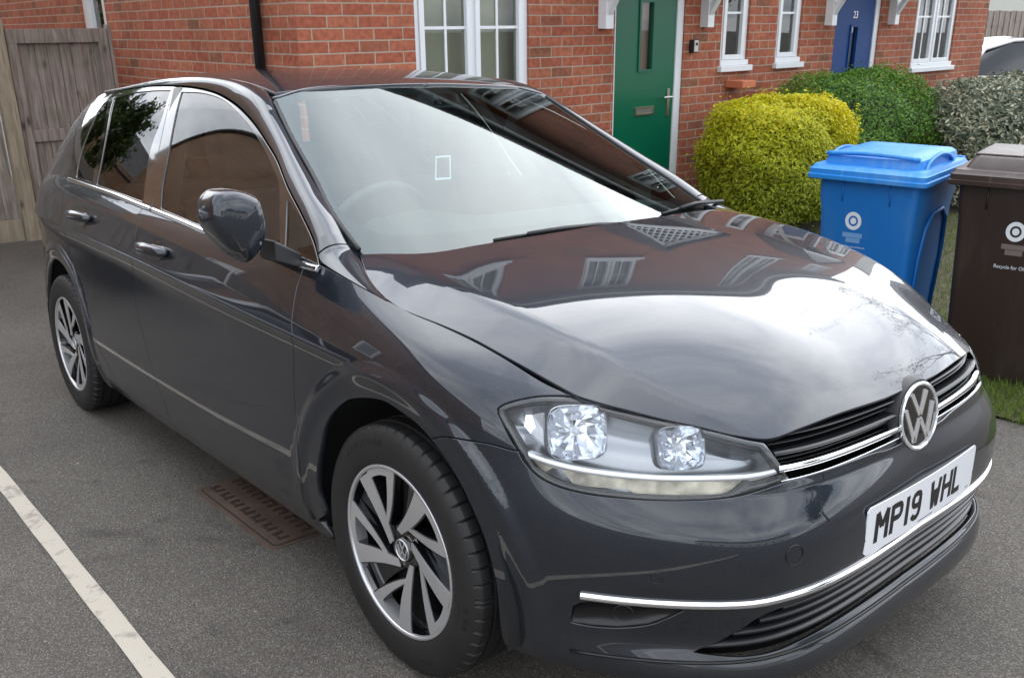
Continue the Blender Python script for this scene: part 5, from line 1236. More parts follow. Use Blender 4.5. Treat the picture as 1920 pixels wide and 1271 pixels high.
# lawn and soil bed
def lawn_in(x,y): return y>1.93+.04*math.sin(x*2.1)+(0 if x>-.9 else (-.9-x)*.35) and y<12.5 and -2.15<x<9 and not (y>3.0 and x<-2.6)
lx=[-3.64+i*.08 for i in range(100)]; ly=[1.8+i*.08 for i in range(130)]
sheet('lawn',M['soil'],lx,ly,.012,lambda x,y: (y>1.93 and x>-2.1 and (y>3.2 or x>-1.1)) or (x<=-2.1 and y>4.75))
V=[];F=[];A=[]
g=random.Random(3)
def blade(x,y,h,w_,V,F,A):
    t=g.random()*6.283; b=len(V); z=gz(x,y)+.01; dx,dy=math.cos(t)*w_,math.sin(t)*w_; lx_,ly_=g.uniform(-.6,.6)*h,g.uniform(-.6,.6)*h
    V+= [(x-dx,y-dy,z),(x+dx,y+dy,z),(x+lx_,y+ly_,z+h)]; F.append((b,b+1,b+2)); A.append(g.random())
for _ in range(75000):
    if g.random()<.55: x,y=g.uniform(-1.1,1.2),g.uniform(1.92,3.4)
    else: x,y=g.uniform(-2.6,.8),g.uniform(3.2,6.8)
    if not ((y>1.93+.03*math.sin(x*9) and x>-2.1 and (y>3.2 or x>-1.1)) or (x<=-2.1 and y>4.9)): continue
    blade(x,y,g.uniform(.015,.05),g.uniform(.0015,.003),V,F,A)
def leafobj(name,V,F,A,m,parent=None):
    o=mesh_obj(name,V,F,m,parent); at=o.data.attributes.new('rnd','FLOAT','FACE'); at.data.foreach_set('value',A); return o
gr_=leafobj('lawn_grass',V,F,A,M['grass']); tag(gr_,'short green grass growing beyond the asphalt around the bins','grass',kind='stuff')
# paving slabs by the green door
for i,(x,y,w_,d_) in enumerate([(-2.55,4.05,.45,.45),(-2.05,4.05,.45,.45),(-3.1,4.05,.45,.45),(-1.55,4.06,.45,.45)]): pass
V=MB()
for i in range(3):
    for j in range(2):
        x0=-3.60+i*.46; y0=3.75+j*.46; z=gz(x0,y0); V.box(x0,x0+.45,y0,y0+.45,z-.02,z+.022)
pv=V.build('paved_path',M['slab'],bevel=.004); pv['kind']='structure'
# manhole cover
mh=MB(); T=CARROT.to_4x4()@Matrix.Translation((-1.075,-.735,0)); zc_=.0075
mh.prism(rrect(.575,.335,.02),-.02,zc_,T@Matrix.Translation((0,.085,0)))
mo=mh.build('manhole_cover',M['rust'],bevel=.002); tag(mo,'rusty iron manhole cover with raised tread pattern beside the car sill','manhole cover')
fr_=MB(); fr_.prism(rrect(.625,.385,.03),-.02,.0035,T@Matrix.Translation((0,.085,0))); fr_.build('cover_frame',M['rust'],mo)
fr_=MB(); fr_.prism(rrect(.592,.352,.022),-.01,.0042,T@Matrix.Translation((0,.085,0))); fr_.build('dark_joint',M['rustdark'],mo)  # flat dark strip drawn as the joint around the cover
for r in range(4):
    for c in range(7):
        tr=MB(); x=-.243+c*.081; y=-.043+r*.083; up=1 if r else -1
        for a,b,c_,d_ in ((-.024,-.016,-.018,.018),(.016,.024,-.018,.018),(-.016,.016,.012*up-.004,.012*up+.004)):
            tr.box(x+a,x+b,y+c_,y+d_,zc_,zc_+.004,T=T)
        tr.build('raised_tread',M['rustdark'],mo)
# leaf litter / stones on the drive
for k in range(26):
    x,y=g.uniform(-3.2,1.2),g.uniform(-2.2,-.95) if k<18 else g.uniform(1.0,1.9)
    m=MB(); r=g.uniform(.003,.009); z=gz(x,y); n=6
    V=[(x+r*math.cos(t)*g.uniform(.6,1.3),y+r*math.sin(t)*g.uniform(.6,1.3),z) for t in [6.283*i/n for i in range(n)]]; m.add(V+[(x,y,z+r*.7)],[(i,(i+1)%n,n) for i in range(n)])
    o=m.build('pebble',M['slab']); tag(o,'tiny pale stone chip lying loose on the asphalt drive','pebble','loose stone chips on the drive')
for k in range(14):
    x,y=(g.uniform(-3.5,1.0),g.uniform(-2.4,-1.0)) if k<8 else (g.uniform(.2,1.3),g.uniform(1.2,1.95))
    m=MB(); z=gz(x,y)+.004; a=g.uniform(0,6.28); L=g.uniform(.010,.02); u=Vector((math.cos(a),math.sin(a),0))*L; v=Vector((-u.y,u.x,0))*.4; c_=Vector((x,y,z))
    m.add([c_-u,c_+v+Vector((0,0,.004)),c_+u,c_-v+Vector((0,0,.003)),c_+Vector((0,0,.001))],[(0,4,1),(1,4,2),(2,4,3),(3,4,0)]); o=m.build('fallen_leaf',M['deadleaf']); tag(o,'small curled dry leaf lying on the asphalt near the parked car','leaf','dry leaves scattered on the asphalt')
# ------------------------------------------------------------------ brick terrace
FX=-3.65; Y0=.93; Y1=10.66; YM=5.85; ZG=-.5; ZE=4.75
def wall_with_openings(mb,X,y0,y1,z0,z1,ops,depth,back=-1,axis='x'):
    ys=sorted(set([y0,y1]+[v for o in ops for v in o[:2]])); zs=sorted(set([z0,z1]+[v for o in ops for v in o[2:4]]))
    def P(a,h,d=0): return (X+d,a,h) if axis=='x' else (a,X+d,h)
    fl= (axis=='y')
    for i in range(len(ys)-1):
        for j in range(len(zs)-1):
            cy,cz=(ys[i]+ys[i+1])/2,(zs[j]+zs[j+1])/2
            if any(o[0]<cy<o[1] and o[2]<cz<o[3] for o in ops): continue
            mb.add([P(ys[i],zs[j]),P(ys[i+1],zs[j]),P(ys[i+1],zs[j+1]),P(ys[i],zs[j+1])],[(0,1,2,3)])
    for a,b,c,d in ops:
        q=back*depth
        mb.add([P(a,c),P(b,c),P(b,d),P(a,d),P(a,c,q),P(b,c,q),P(b,d,q),P(a,d,q)],[(0,1,5,4),(1,2,6,5),(2,3,7,6),(3,0,4,7)])
def house(name,y0,y1,ops,label,gable_ops=None,left_gable=False,right_gable=False,group=None,Xf=FX,dep=7.8):
    h=empty(name,(Xf,(y0+y1)/2,-.2)); tag(h,label,'house',group)
    off=Vector((-Xf,-(y0+y1)/2,.2))
    def B(mb,nm,m,parent=h,**k):
        mb.V=[tuple(Vector(v)+off) if parent is h else tuple(Vector(v)+off) for v in mb.V]; return mb.build(nm,m,parent,**k)
    mb=MB(); wall_with_openings(mb,Xf,y0,y1,ZG,ZE,ops,.10)
    if left_gable:
        wall_with_openings(mb,y0,Xf-dep,Xf,ZG,ZE,gable_ops or [],.10,back=1,axis='y')
        xm=Xf-dep/2; mb.add([(Xf,y0,ZE),(Xf-dep,y0,ZE),(xm,y0,ZE+2.6)],[(0,1,2)])
    if right_gable: 
        mb.add([(Xf,y1,ZG),(Xf-dep,y1,ZG),(Xf-dep,y1,ZE),(Xf,y1,ZE)],[(0,1,2,3)]); xm=Xf-dep/2; mb.add([(Xf,y1,ZE),(Xf-dep,y1,ZE),(xm,y1,ZE+2.6)],[(0,1,2)])
    mb.add([(Xf-dep,y0,ZG),(Xf-dep,y1,ZG),(Xf-dep,y1,ZE),(Xf-dep,y0,ZE)],[(0,1,2,3)])
    w_=B(mb,'wall',M['brick']); bm=bmesh.new(); bm.from_mesh(w_.data); bm.to_mesh(w_.data); bm.free()
    uvwall(w_); 
    r=MB(); a0=y0-(.25 if left_gable else 0); a1=y1+(.25 if right_gable else 0); xm=Xf-dep/2
    r.add([(Xf+.32,a0,ZE-.12),(Xf+.32,a1,ZE-.12),(xm,a1,ZE+2.75),(xm,a0,ZE+2.75),(Xf+.32,a0,ZE-.0),(Xf+.32,a1,ZE-.0),(xm,a1,ZE+2.87),(xm,a0,ZE+2.87)],[(0,1,2,3),(4,7,6,5),(0,4,5,1),(0,3,7,4),(1,5,6,2)])
    r.add([(Xf-dep-.32,a0,ZE-.12),(Xf-dep-.32,a1,ZE-.12),(xm,a1,ZE+2.75),(xm,a0,ZE+2.75),(Xf-dep-.32,a0,ZE),(Xf-dep-.32,a1,ZE),(xm,a1,ZE+2.87),(xm,a0,ZE+2.87)],[(0,3,2,1),(4,5,6,7),(0,1,5,4),(0,4,7,3),(1,2,6,5)])
    ro=B(r,'roof',M['tile'])
    f=MB(); f.box(Xf+.002,Xf+.31,a0,a1,ZE-.16,ZE-.13); f.box(Xf+.29,Xf+.312,a0,a1,ZE-.30,ZE-.13); B(f,'fascia',M['upvc'])
    gt=MB(); gt.tube([(Xf+.37,a0,ZE-.16),(Xf+.37,a1,ZE-.16)],.055,10); B(gt,'gutter',M['blackiron'],smooth=True)
    return h,B
def window(h,B,y0,y1,z0,z1,Xf=FX,bars_v=1,bars_h=1,leaves=2,curtain='roomdark',sill=True,horn=True):
    X=Xf-.055; f=MB(); t=.055
    def fr(a,b,c,d,t,x0,x1): f.box(x0,x1,a,a+t,c,d); f.box(x0,x1,b-t,b,c,d); f.box(x0,x1,a+t,b-t,c,c+t); f.box(x0,x1,a+t,b-t,d-t,d)
    fr(y0,y1,z0,z1,.05,X-.035,X+.03)
    lw=(y1-y0-.10)/leaves
    for i in range(leaves):
        a=y0+.05+i*lw; b=a+lw
        if i>0: f.box(X-.035,X+.028,a-.02,a+.02,z0+.05,z1-.05)
        fr(a+(.018 if i else 0),b-(.018 if i<leaves-1 else 0),z0+.05,z1-.05,.042,X-.02,X+.042)
    fo=B(f,'window',M['upvc'],bevel=.004)
    g_=MB()
    for i in range(leaves):
        a=y0+.05+i*lw+.03; b=a+lw-.06; g_.add([(X+.008,a,z0+.08),(X+.008,b,z0+.08),(X+.008,b,z1-.08),(X+.008,a,z1-.08)],[(0,1,2,3)])
    go=B(g_,'pane',M['housewin'],parent=fo)
    bb=MB()
    for i in range(leaves):
        a=y0+.05+i*lw; b=a+lw
        for k in range(1,bars_v+1): y=a+(b-a)*k/(bars_v+1); bb.box(X+.010,X+.020,y-.009,y+.009,z0+.08,z1-.08)
        for z in bars_h: bb.box(X+.0102,X+.0198,a+.03,b-.03,z-.010,z+.010)
    bo=B(bb,'glazing_bar',M['upvc'],parent=fo)
    c=MB(); c.add([(X-.16,y0-.2,z0-.1),(X-.16,y1+.2,z0-.1),(X-.16,y1+.2,z1+.1),(X-.16,y0-.2,z1+.1)],[(0,1,2,3)]); B(c,'blind' if curtain=='curtain' else 'room_back',M[curtain],parent=fo)
    if sill: s=MB(); s.box(Xf-.11,Xf+.045,y0-.03,y1+.035,z0-.055,z0-.002); s.box(Xf-.03,Xf+.012,y0-.002,y1+.002,z0-.002,z0+.045); B(s,'sill',M['upvc'],parent=fo,bevel=.006)
    return fo
def door(h,B,y0,y1,z0,z1,m,Xf=FX,letter=True,num=None,glass=(.46,.16,.42,.62)):
    X=Xf-.05; f=MB(); f.box(X-.03,X+.03,y0,y0+.035,z0,z1); f.box(X-.03,X+.035,y1-.085,y1,z0,z1); f.box(X-.03,X+.03,y0+.035,y1-.085,z1-.07,z1); f.box(X-.03,X+.05,y0,y1,z0-.03,z0)
    fo=B(f,'door_frame',M['upvc'],bevel=.004)
    a,b=y0+.035,y1-.085; d=MB(); yc=(a+b)/2; gw=.075
    zl0,zl1=z0+1.33,z0+1.86
    if m=='bluedoor': zl0,zl1=z0+.95,z0+1.64; gw=.06
    # leaf with a real slot for the glazed panel
    for q in ((a+.004,yc-gw,z0+.004,z1-.075),(yc+gw,b-.004,z0+.004,z1-.075),(yc-gw,yc+gw,z0+.004,zl0),(yc-gw,yc+gw,zl1,z1-.075)): d.box(X-.02,X+.022,*q)
    d.box(X+.022,X+.034,yc-gw-.022,yc-gw,zl0-.02,zl1+.02); d.box(X+.022,X+.034,yc+gw,yc+gw+.022,zl0-.02,zl1+.02); d.box(X+.022,X+.034,yc-gw,yc+gw,zl0-.024,zl0); d.box(X+.022,X+.034,yc-gw,yc+gw,zl1,zl1+.024)
    do=B(d,'door',M[m])
    g_=MB(); g_.add([(X+.006,yc-gw,zl0),(X+.006,yc+gw,zl0),(X+.006,yc+gw,zl1),(X+.006,yc-gw,zl1)],[(0,1,2,3)]); B(g_,'pane',M['housewin'],parent=do)
    g_=MB(); g_.box(X-.06,X-.05,yc-.3,yc+.3,zl0-.2,zl1+.2); B(g_,'hall_behind',simple('dim_hall_'+m,(.45,.27,.18) if m=='greendoor' else (.22,.19,.06),.9),parent=do)
    k=MB(); k.box(X+.022,X+.030,b-.085,b-.050,z0+.92,z0+1.16); k.tube([(X+.03,b-.068,z0+1.09),(X+.075,b-.068,z0+1.09),(X+.075,b-.18,z0+1.09)],.009,8); B(k,'door_handle',M['steel'],parent=do)
    if letter:
        k=MB(); lz=z0+.99; k.box(X+.022,X+.030,yc-.12,yc+.12,lz-.035,lz+.035); k.box(X+.030,X+.036,yc-.12,yc+.12,lz+.022,lz+.035); k.box(X+.030,X+.036,yc-.12,yc+.12,lz-.035,lz-.022); k.box(X+.030,X+.036,yc-.12,yc-.105,lz-.022,lz+.022); k.box(X+.030,X+.036,yc+.105,yc+.12,lz-.022,lz+.022); B(k,'letterbox',M['steel'],parent=do)
        k=MB(); k.box(X+.030,X+.032,yc-.10,yc+.10,lz-.02,lz+.02); B(k,'letterbox_flap',simple('flap_grey',(.22,.22,.2),.5,.6),parent=do)
    if num:
        c=bpy.data.curves.new('door_number','FONT'); c.body=num; c.size=.10; c.extrude=.002; c.align_x='CENTER'; o=bpy.data.objects.new('door_number',c); COL.objects.link(o)
        bpy.context.view_layer.update(); dg=bpy.context.evaluated_depsgraph_get(); me=bpy.data.meshes.new_from_object(o.evaluated_get(dg)); bpy.data.objects.remove(o); me.materials.clear(); me.materials.append(M['steel'])
        me.transform(Matrix.Translation(Vector((X+.024,yc,zl1+.09))+Vector((-Xf,-(h.location.y),.2)))@Matrix(((0,0,1,0),(1,0,0,0),(0,1,0,0),(0,0,0,1)))); q=bpy.data.objects.new('door_number',me); COL.objects.link(q); q.parent=do
    return do
def canopy(h,B,yc,wd=1.28,zb=1.50,Xf=FX,dp=.62):
    a,b=yc-wd/2,yc+wd/2; z1=zb+.62
    fr=MB()
    for y in (a,b):
        fr.box(Xf,Xf+.085,y-.043,y+.043,zb,z1); fr.box(Xf+.085,Xf+dp,y-.035,y+.035,z1-.08,z1)
        # curved strut
        P=[(Xf+.085,zb+.10),(Xf+.16,zb+.22),(Xf+.30,zb+.42),(Xf+.46,zb+.54)]
        for i in range(3):
            (x0,q0),(x1,q1)=P[i],P[i+1]; fr.add([(x0,y-.03,q0),(x1,y-.03,q1),(x1,y-.03,q1+.07),(x0,y-.03,q0+.09),(x0,y+.03,q0),(x1,y+.03,q1),(x1,y+.03,q1+.07),(x0,y+.03,q0+.09)],[(0,1,2,3),(7,6,5,4),(0,4,5,1),(3,2,6,7)])
    zt=z1+.58
    # gable frame + lattice
    for (p,q) in (((a-.12,z1),(yc,zt)),((b+.12,z1),(yc,zt)),((a-.12,z1),(b+.12,z1))):
        d=Vector((q[0]-p[0],q[1]-p[1])); n=Vector((-d.y,d.x)).normalized()*.035
        fr.add([(Xf+dp,p[0]-n.x,p[1]-n.y),(Xf+dp,q[0]-n.x,q[1]-n.y),(Xf+dp,q[0]+n.x,q[1]+n.y),(Xf+dp,p[0]+n.x,p[1]+n.y),(Xf+dp+.04,p[0]-n.x,p[1]-n.y),(Xf+dp+.04,q[0]-n.x,q[1]-n.y),(Xf+dp+.04,q[0]+n.x,q[1]+n.y),(Xf+dp+.04,p[0]+n.x,p[1]+n.y)],[(0,3,2,1),(4,5,6,7),(0,1,5,4),(3,7,6,2),(1,2,6,5),(0,4,7,3)])
    def zmax(y): return z1+(zt-z1)*(1-abs(y-yc)/(wd/2+.12))
    y=a-.1
    while y<b+.1:
        zz=zmax(y)
        if zz-z1>.05: fr.box(Xf+dp+.008,Xf+dp+.026,y-.011,y+.011,z1,zz)
        y+=.10
    z=z1+.09
    while z<zt-.05:
        hw=(1-(z-z1)/(zt-z1))*(wd/2+.12); fr.box(Xf+dp+.010,Xf+dp+.024,yc-hw,yc+hw,z-.011,z+.011); z+=.10
    co=B(fr,'canopy',M['upvc'],smooth=False)
    r=MB()
    for s in (-1,1):
        e=wd/2+.2; r.add([(Xf,yc,zt+.05),(Xf+dp+.1,yc,zt+.05),(Xf+dp+.1,yc+s*e,z1-.03),(Xf,yc+s*e,z1-.03),(Xf,yc,zt+.11),(Xf+dp+.1,yc,zt+.11),(Xf+dp+.1,yc+s*e,z1+.03),(Xf,yc+s*e,z1+.03)],[(0,1,2,3),(7,6,5,4),(1,5,6,2),(2,6,7,3)])
    B(r,'canopy_roof',M['tile'],parent=co)
DZ=-.16
ops1=[(1.80,2.83,.98,2.10),(3.75,4.63,DZ,1.95),(5.15,5.57,1.165,2.10),(1.85,2.75,3.35,4.45),(3.85,4.75,3.35,4.45)]
gops=[(-7.84,-7.13,.35,2.3)]
h1,B1=house('brick_house',Y0,YM,ops1,'red brick house with the green front door and bare gable wall',gops,left_gable=True)
window(h1,B1,*ops1[0],bars_v=1,bars_h=[1.52],curtain='curtain')
window(h1,B1,*ops1[2],bars_v=0,bars_h=[1.62],leaves=1)
for o in ops1[3:]: window(h1,B1,*o,bars_v=1,bars_h=[3.9],curtain='curtain')
door(h1,B1,3.75,4.63,DZ,1.95,'greendoor',num='21')
canopy(h1,B1,4.24)
# gable side window (white frame by the gate)
f=MB(); x0,x1,z0,z1=gops[0]; 
for q in ((x0,x0+.20,z0,z1),(x1-.16,x1,z0,z1),(x0+.20,x1-.16,z0,z0+.08),(x0+.20,x1-.16,z1-.08,z1)): f.box(q[0],q[1],Y0+.03,Y0+.09,q[2],q[3])
fo=B1(f,'window',M['upvc'],bevel=.004); g_=MB(); g_.add([(x0+.2,Y0+.07,z0),(x1-.16,Y0+.07,z0),(x1-.16,Y0+.07,z1),(x0+.2,Y0+.07,z1)],[(0,1,2,3)]); B1(g_,'pane',M['housewin'],parent=fo)
g_=MB(); g_.add([(x0,Y0+.4,z0-.1),(x1,Y0+.4,z0-.1),(x1,Y0+.4,z1+.1),(x0,Y0+.4,z1+.1)],[(0,1,2,3)]); B1(g_,'room_back',M['roomdark'],parent=fo)
ops2=[(6.02,6.44,1.165,2.10),(7.06,7.96,DZ,1.95),(8.77,9.80,1.02,2.10),(6.95,7.85,3.35,4.45),(8.85,9.75,3.35,4.45)]
h2,B2=house('brick_house',YM,Y1,ops2,'red brick house with the blue front door at the terrace end',right_gable=True)
window(h2,B2,*ops2[0],bars_v=0,bars_h=[1.62],leaves=1)
window(h2,B2,*ops2[2],bars_v=1,bars_h=[1.58])
for o in ops2[3:]: window(h2,B2,*o,bars_v=1,bars_h=[3.9],curtain='curtain')
door(h2,B2,7.06,7.96,DZ,1.95,'bluedoor',letter=False,num='23')
canopy(h2,B2,7.53)
# downpipe
m=MB(); m.tube([(-4.10,Y0-.045,4.6),(-4.10,Y0-.045,-.2)],.034,14); dp_=m.build('downpipe',M['blackiron'],smooth=True); tag(dp_,'black round downpipe fixed to the brick gable wall','downpipe')
m=MB(); m.box(-4.155,-4.045,Y0-.05,Y0-.001,1.74,1.80); m.box(-4.155,-4.045,Y0-.05,Y0-.001,.2,.26); m.build('pipe_bracket',M['blackiron'],dp_)
# key safe
m=MB(); m.box(FX,FX+.05,4.70,4.765,1.29,1.40); ks=m.build('key_safe',M['blackpl'],bevel=.006); tag(ks,'small black and silver key safe on the brick beside the green door','key safe')
m=MB(); m.box(FX+.05,FX+.058,4.706,4.759,1.297,1.392); m.build('key_safe_front',M['steel'],ks,bevel=.003); m=MB(); m.box(FX+.058,FX+.062,4.722,4.745,1.35,1.375); m.build('key_safe_button',M['ink'],ks)
m=MB(); m.box(FX+.002,FX+.20,5.25,5.45,.97,1.035,T=None); tt=m.build('terracotta_ledge_tile',M['terracotta'],bevel=.008); tag(tt,'terracotta ledge tile jutting from the wall above the golden bush','tile')
# ------------------------------------------------------------------ gate, fence
def board_panel(name,y0,y1,z0,z1,X,nb,parent=None,ledge=True,m='wood',seed=0):
    r=random.Random(seed); mb=MB(); w_=(y1-y0)/nb
    for i in range(nb):
        j=r.uniform(-.004,.004); mb.box(X-.012+j,X+.012+j,y0+i*w_+.002,y0+(i+1)*w_-.002+r.uniform(-.003,.002),z0,z1+r.uniform(-.004,.0))
    return mb
gt=empty('wooden_gate',(-7.1,.48,gz(-7.1,.48))); tag(gt,'grey weathered boarded gate between the pale post and brick gable','gate')
def loc_(mb,e): mb.V=[tuple(Vector(v)-e.location) for v in mb.V]; return mb
mb=board_panel('boards',.11,.875,-.19,1.50,-7.13,8,seed=2); loc_(mb,gt).build('boards',M['wood'],gt)
mb=MB(); mb.box(-7.115,-7.075,.085,.90,1.43,1.545); mb.box(-7.115,-7.075,.085,.165,-.17,1.43); mb.box(-7.115,-7.075,.82,.90,-.17,1.43); mb.box(-7.113,-7.085,.165,.82,.62,.72); mb.box(-7.113,-7.085,.165,.82,-.15,-.05)
loc_(mb,gt).build('gate_frame',M['wood'],gt,bevel=.003)
pst=MB(); pst.box(-7.16,-7.06,.905,.995,-.25,1.575); o=pst.build('fence_post',M['wood'],bevel=.004); tag(o,'grey gate post standing against the brick gable wall','post')
pst=MB(); pst.box(-7.15,-7.04,-.045,.075,-.25,1.62); o=pst.build('fence_post',M['wood2'],bevel=.004); tag(o,'pale timber gate post left of the weathered gate','post')
fp=empty('garden_fence',(-7.1,-1,-.2)); tag(fp,'weathered boarded fence panel running left from the pale post','fence')
mb=board_panel('b',-2.0,-.06,-.02,1.56,-7.12,18,seed=5); loc_(mb,fp).build('boards',M['wood'],fp)
mb=MB(); mb.box(-7.10,-7.07,-2,-.06,-.2,-.02); loc_(mb,fp).build('gravel_board',M['wood2'],fp); mb=MB(); mb.box(-7.10,-7.06,-2,-.06,1.47,1.57); loc_(mb,fp).build('top_rail',M['wood'],fp)
for k in range(3):
    f2=empty('garden_fence',(-7.1,-3-2*k,-.2)); tag(f2,['boarded fence panel second from the pale post','boarded fence panel third from the pale post','boarded fence panel furthest from the pale post'][k],'fence')
    mb=board_panel('b',-4.0-2*k,-2.04-2*k,-.19,1.56,-7.12,18,seed=9+k); loc_(mb,f2).build('boards',M['wood'],f2)
# far right: fence + rendered house + white car
f3=empty('tall_fence',(-9,14,-.2)); tag(f3,'tall weathered grey fence behind the white car','fence')
mb=MB(); r=random.Random(1)
for i in range(90):
    y=14.0+i*.13; x=-8.2+i*.01+(i%2)*.012; mb.box(x-.01,x+.012,y,y+.145,-.6,1.74+r.uniform(-.012,.01))
loc_(mb,f3).build('boards',M['wood'],f3)
WY0=27.6
rh=empty('rendered_house',(-13,20,-.2)); tag(rh,'pale pebble rendered house beyond the tall fence','house')
mb=MB(); mb.box(-24,-12,19,36,-.5,5.5); loc_(mb,rh).build('wall',M['render'],rh)
mb=MB(); mb.add([(-11.7,18.6,5.4),(-11.7,36.4,5.4),(-18,36.4,8),(-18,18.6,8),(-24.3,18.6,5.4),(-24.3,36.4,5.4)],[(0,1,2,3),(3,2,5,4),(0,3,4),(1,5,2)]); loc_(mb,rh).build('roof',M['tile'],rh)
mb=MB(); mb.box(-11.99,-11.93,WY0,WY0+1.5,1.85,3.0); wo=loc_(mb,rh).build('window',M['upvc'],rh); mb=MB(); mb.box(-11.93,-11.92,WY0+.1,WY0+1.4,1.93,2.92); loc_(mb,rh).build('pane',M['housewin'],wo); mb=MB(); mb.box(-11.99,-11.88,WY0-.06,WY0+1.56,1.70,1.83); loc_(mb,rh).build('sill',M['blackiron'],wo)
def simple_car(name,loc,rotz,m,label):
    c=empty(name,loc,(0,0,rotz)); tag(c,label,'car')
    st=[(-2.05,.35,.80,.62,.86),(-1.98,.25,.86,.70,.90),(-1.5,.2,.88,.74,.92),(-.5,.2,.88,.74,.93),(.5,.2,.88,.74,.92),(1.1,.2,.88,.74,.90),(1.6,.22,.86,.70,.82),(2.0,.28,.78,.60,.70),(2.1,.35,.66,.5,.6)]
    V=[];F=[]
    for x,z0,w_,sh,top in st:
        for y,z in ((-w_*.93,z0),(-w_,z0+.18),(-w_,sh),(-w_*.93,top),(-w_*.4,top+.02),(w_*.4,top+.02),(w_*.93,top),(w_,sh),(w_,z0+.18),(w_*.93,z0)): V.append((x,y,z))
    for i in range(len(st)-1):
        for k in range(9): F.append((i*10+k,i*10+k+1,(i+1)*10+k+1,(i+1)*10+k))
    F.append(tuple(range(10))); F.append(tuple(range(80,90))[::-1])
    o=mesh_obj('body',V,F,m,c,True); s=o.modifiers.new('s','SUBSURF'); s.levels=s.render_levels=2
    gh=[(-1.85,.88,.76),(-1.45,1.32,.60),(-.9,1.44,.57),(-.2,1.47,.57),(.4,1.40,.57),(1.15,.90,.74)]
    V=[];F=[]
    for x,z,w_ in gh:
        for y,zz in ((-.80 if z>.95 else -w_,.88),(-(w_+.80)/2 if z>.95 else -w_,(.88+z)/2),(-w_,z-.03 if z>.95 else z),(-w_*.7,z),(w_*.7,z),(w_,z-.03 if z>.95 else z),((w_+.80)/2 if z>.95 else w_,(.88+z)/2),(.80 if z>.95 else w_,.88)): V.append((x,y,zz))
    for i in range(5):
        for k in range(7): F.append((i*8+k,i*8+k+1,(i+1)*8+k+1,(i+1)*8+k))
    fm=[1 if (k in (0,1,5,6)) or i in(0,4) else 0 for i in range(5) for k in range(7)]
    V0=V
    rm=MB(); gm=MB(); rm.add(V,[f for f,q in zip(F,fm) if q==0]); gm.add(V,[f for f,q in zip(F,fm) if q==1])
    rm.build('roof',m,c,True); gm.build('window_glass',M['blackgloss'],c,True)
    pm=MB()
    for s in (-1,1):
        for P in ([(-1.85,.88),(-1.45,1.30),(-.9,1.43),(-.2,1.46),(.4,1.39),(1.15,.90)],[(-.35,.88),(-.32,1.45)]):
            pm.tube([(x,s*(.57+(1.47-z)*.40+.004),z) for x,z in P],.028 if len(P)>2 else .035,6)
    pm.build('pillar',m,c,True)
    for x in (-1.28,1.28):
        for s in (-1,1):
            wm=MB(); wm.lathe([(.0,.09),(.2,.09),(.31,.08),(.315,-.08),(.21,-.095),(.2,-.08),(0,-.07)],32,Matrix.Translation((x,s*.80,.315))@Matrix.Rotation(0 if s<0 else math.pi,4,'Z')); wo=wm.build('wheel',M['rubber'],c,True)
            wm=MB(); wm.lathe([(0,-.10),(.06,-.10),(.19,-.085),(.2,-.08)],10,Matrix.Translation((x,s*.80,.315))@Matrix.Rotation(0 if s<0 else math.pi,4,'Z')); wm.build('rim',M['satin'],wo,True)
    return c
simple_car('parked_car',(-5.2,16.6,gz(-5,13.5)-.02),R_(58),M['whitepaint'],'white hatchback parked beyond the silver hedge, partly hidden by the terrace')
# second car and opposite houses seen only as reflections in the paint
simple_car('parked_car',(-5.95,-4.0,gz(-5.95,-4.0)),R_(91),simple('silver_car_paint',(.55,.57,.6),.25,.3,coat=1),'silver car parked across the drive, mirrored in the dark rear door')
def far_house(x0,x1,y0,y1,ze,ridge_axis,label,m='brick2',wins=(),rise=2.3):
    h=empty('brick_house',((x0+x1)/2,(y0+y1)/2,-.2)); tag(h,label,'house')
    mb=MB(); mb.box(x0,x1,y0,y1,-.5,ze)
    xm,ym=(x0+x1)/2,(y0+y1)/2; rz=ze+rise
    if ridge_axis=='x': mb.add([(x0,y0,ze),(x0,y1,ze),(x0,ym,rz),(x1,y0,ze),(x1,y1,ze),(x1,ym,rz)],[(0,1,2),(3,5,4)])
    else: mb.add([(x0,y0,ze),(x1,y0,ze),(xm,y0,rz),(x0,y1,ze),(x1,y1,ze),(xm,y1,rz)],[(0,1,2),(3,5,4)])
    w_=loc_(mb,h).build('wall',M[m],h); 
    uvwall(w_); e=.07; r=MB()
    if ridge_axis=='x': r.add([(x0-e,y0-e,ze-.2),(x1+e,y0-e,ze-.2),(x1+e,ym,rz+.08),(x0-e,ym,rz+.08),(x0-e,y1+e,ze-.2),(x1+e,y1+e,ze-.2)],[(0,1,2,3),(3,2,5,4)])
    else: r.add([(x0-e,y0-e,ze-.2),(x0-e,y1+e,ze-.2),(xm,y1+e,rz+.08),(xm,y0-e,rz+.08),(x1+e,y0-e,ze-.2),(x1+e,y1+e,ze-.2)],[(0,3,2,1),(3,4,5,2)])
    ro=loc_(r,h).build('roof',M['tile'],h); s=ro.modifiers.new('t','SOLIDIFY'); s.thickness=.12
    for (fx,a,b,c,d) in wins:
        f=MB(); g2=MB()
        if fx=='+y': f.box(a,b,y1+.002,y1+.05,c,d); g2.box(a+.08,b-.08,y1+.05,y1+.055,c+.08,d-.08)
        else: f.box(x0-.05,x0-.002,a,b,c,d); g2.box(x0-.055,x0-.05,a+.08,b-.08,c+.08,d-.08)
        fo=loc_(f,h).build('window',M['upvc'],h); loc_(g2,h).build('pane',M['blackgloss'],fo)
    return h
GW=[('+y',-5.55,-4.95,1.75,2.75),('+y',-9.9,-8.8,1.0,2.1)]
far_house(-16.5,-4.2,-20,-5.0,4.6,'y','brown brick gabled house across the drive from the car',rise=5.0,wins=GW)
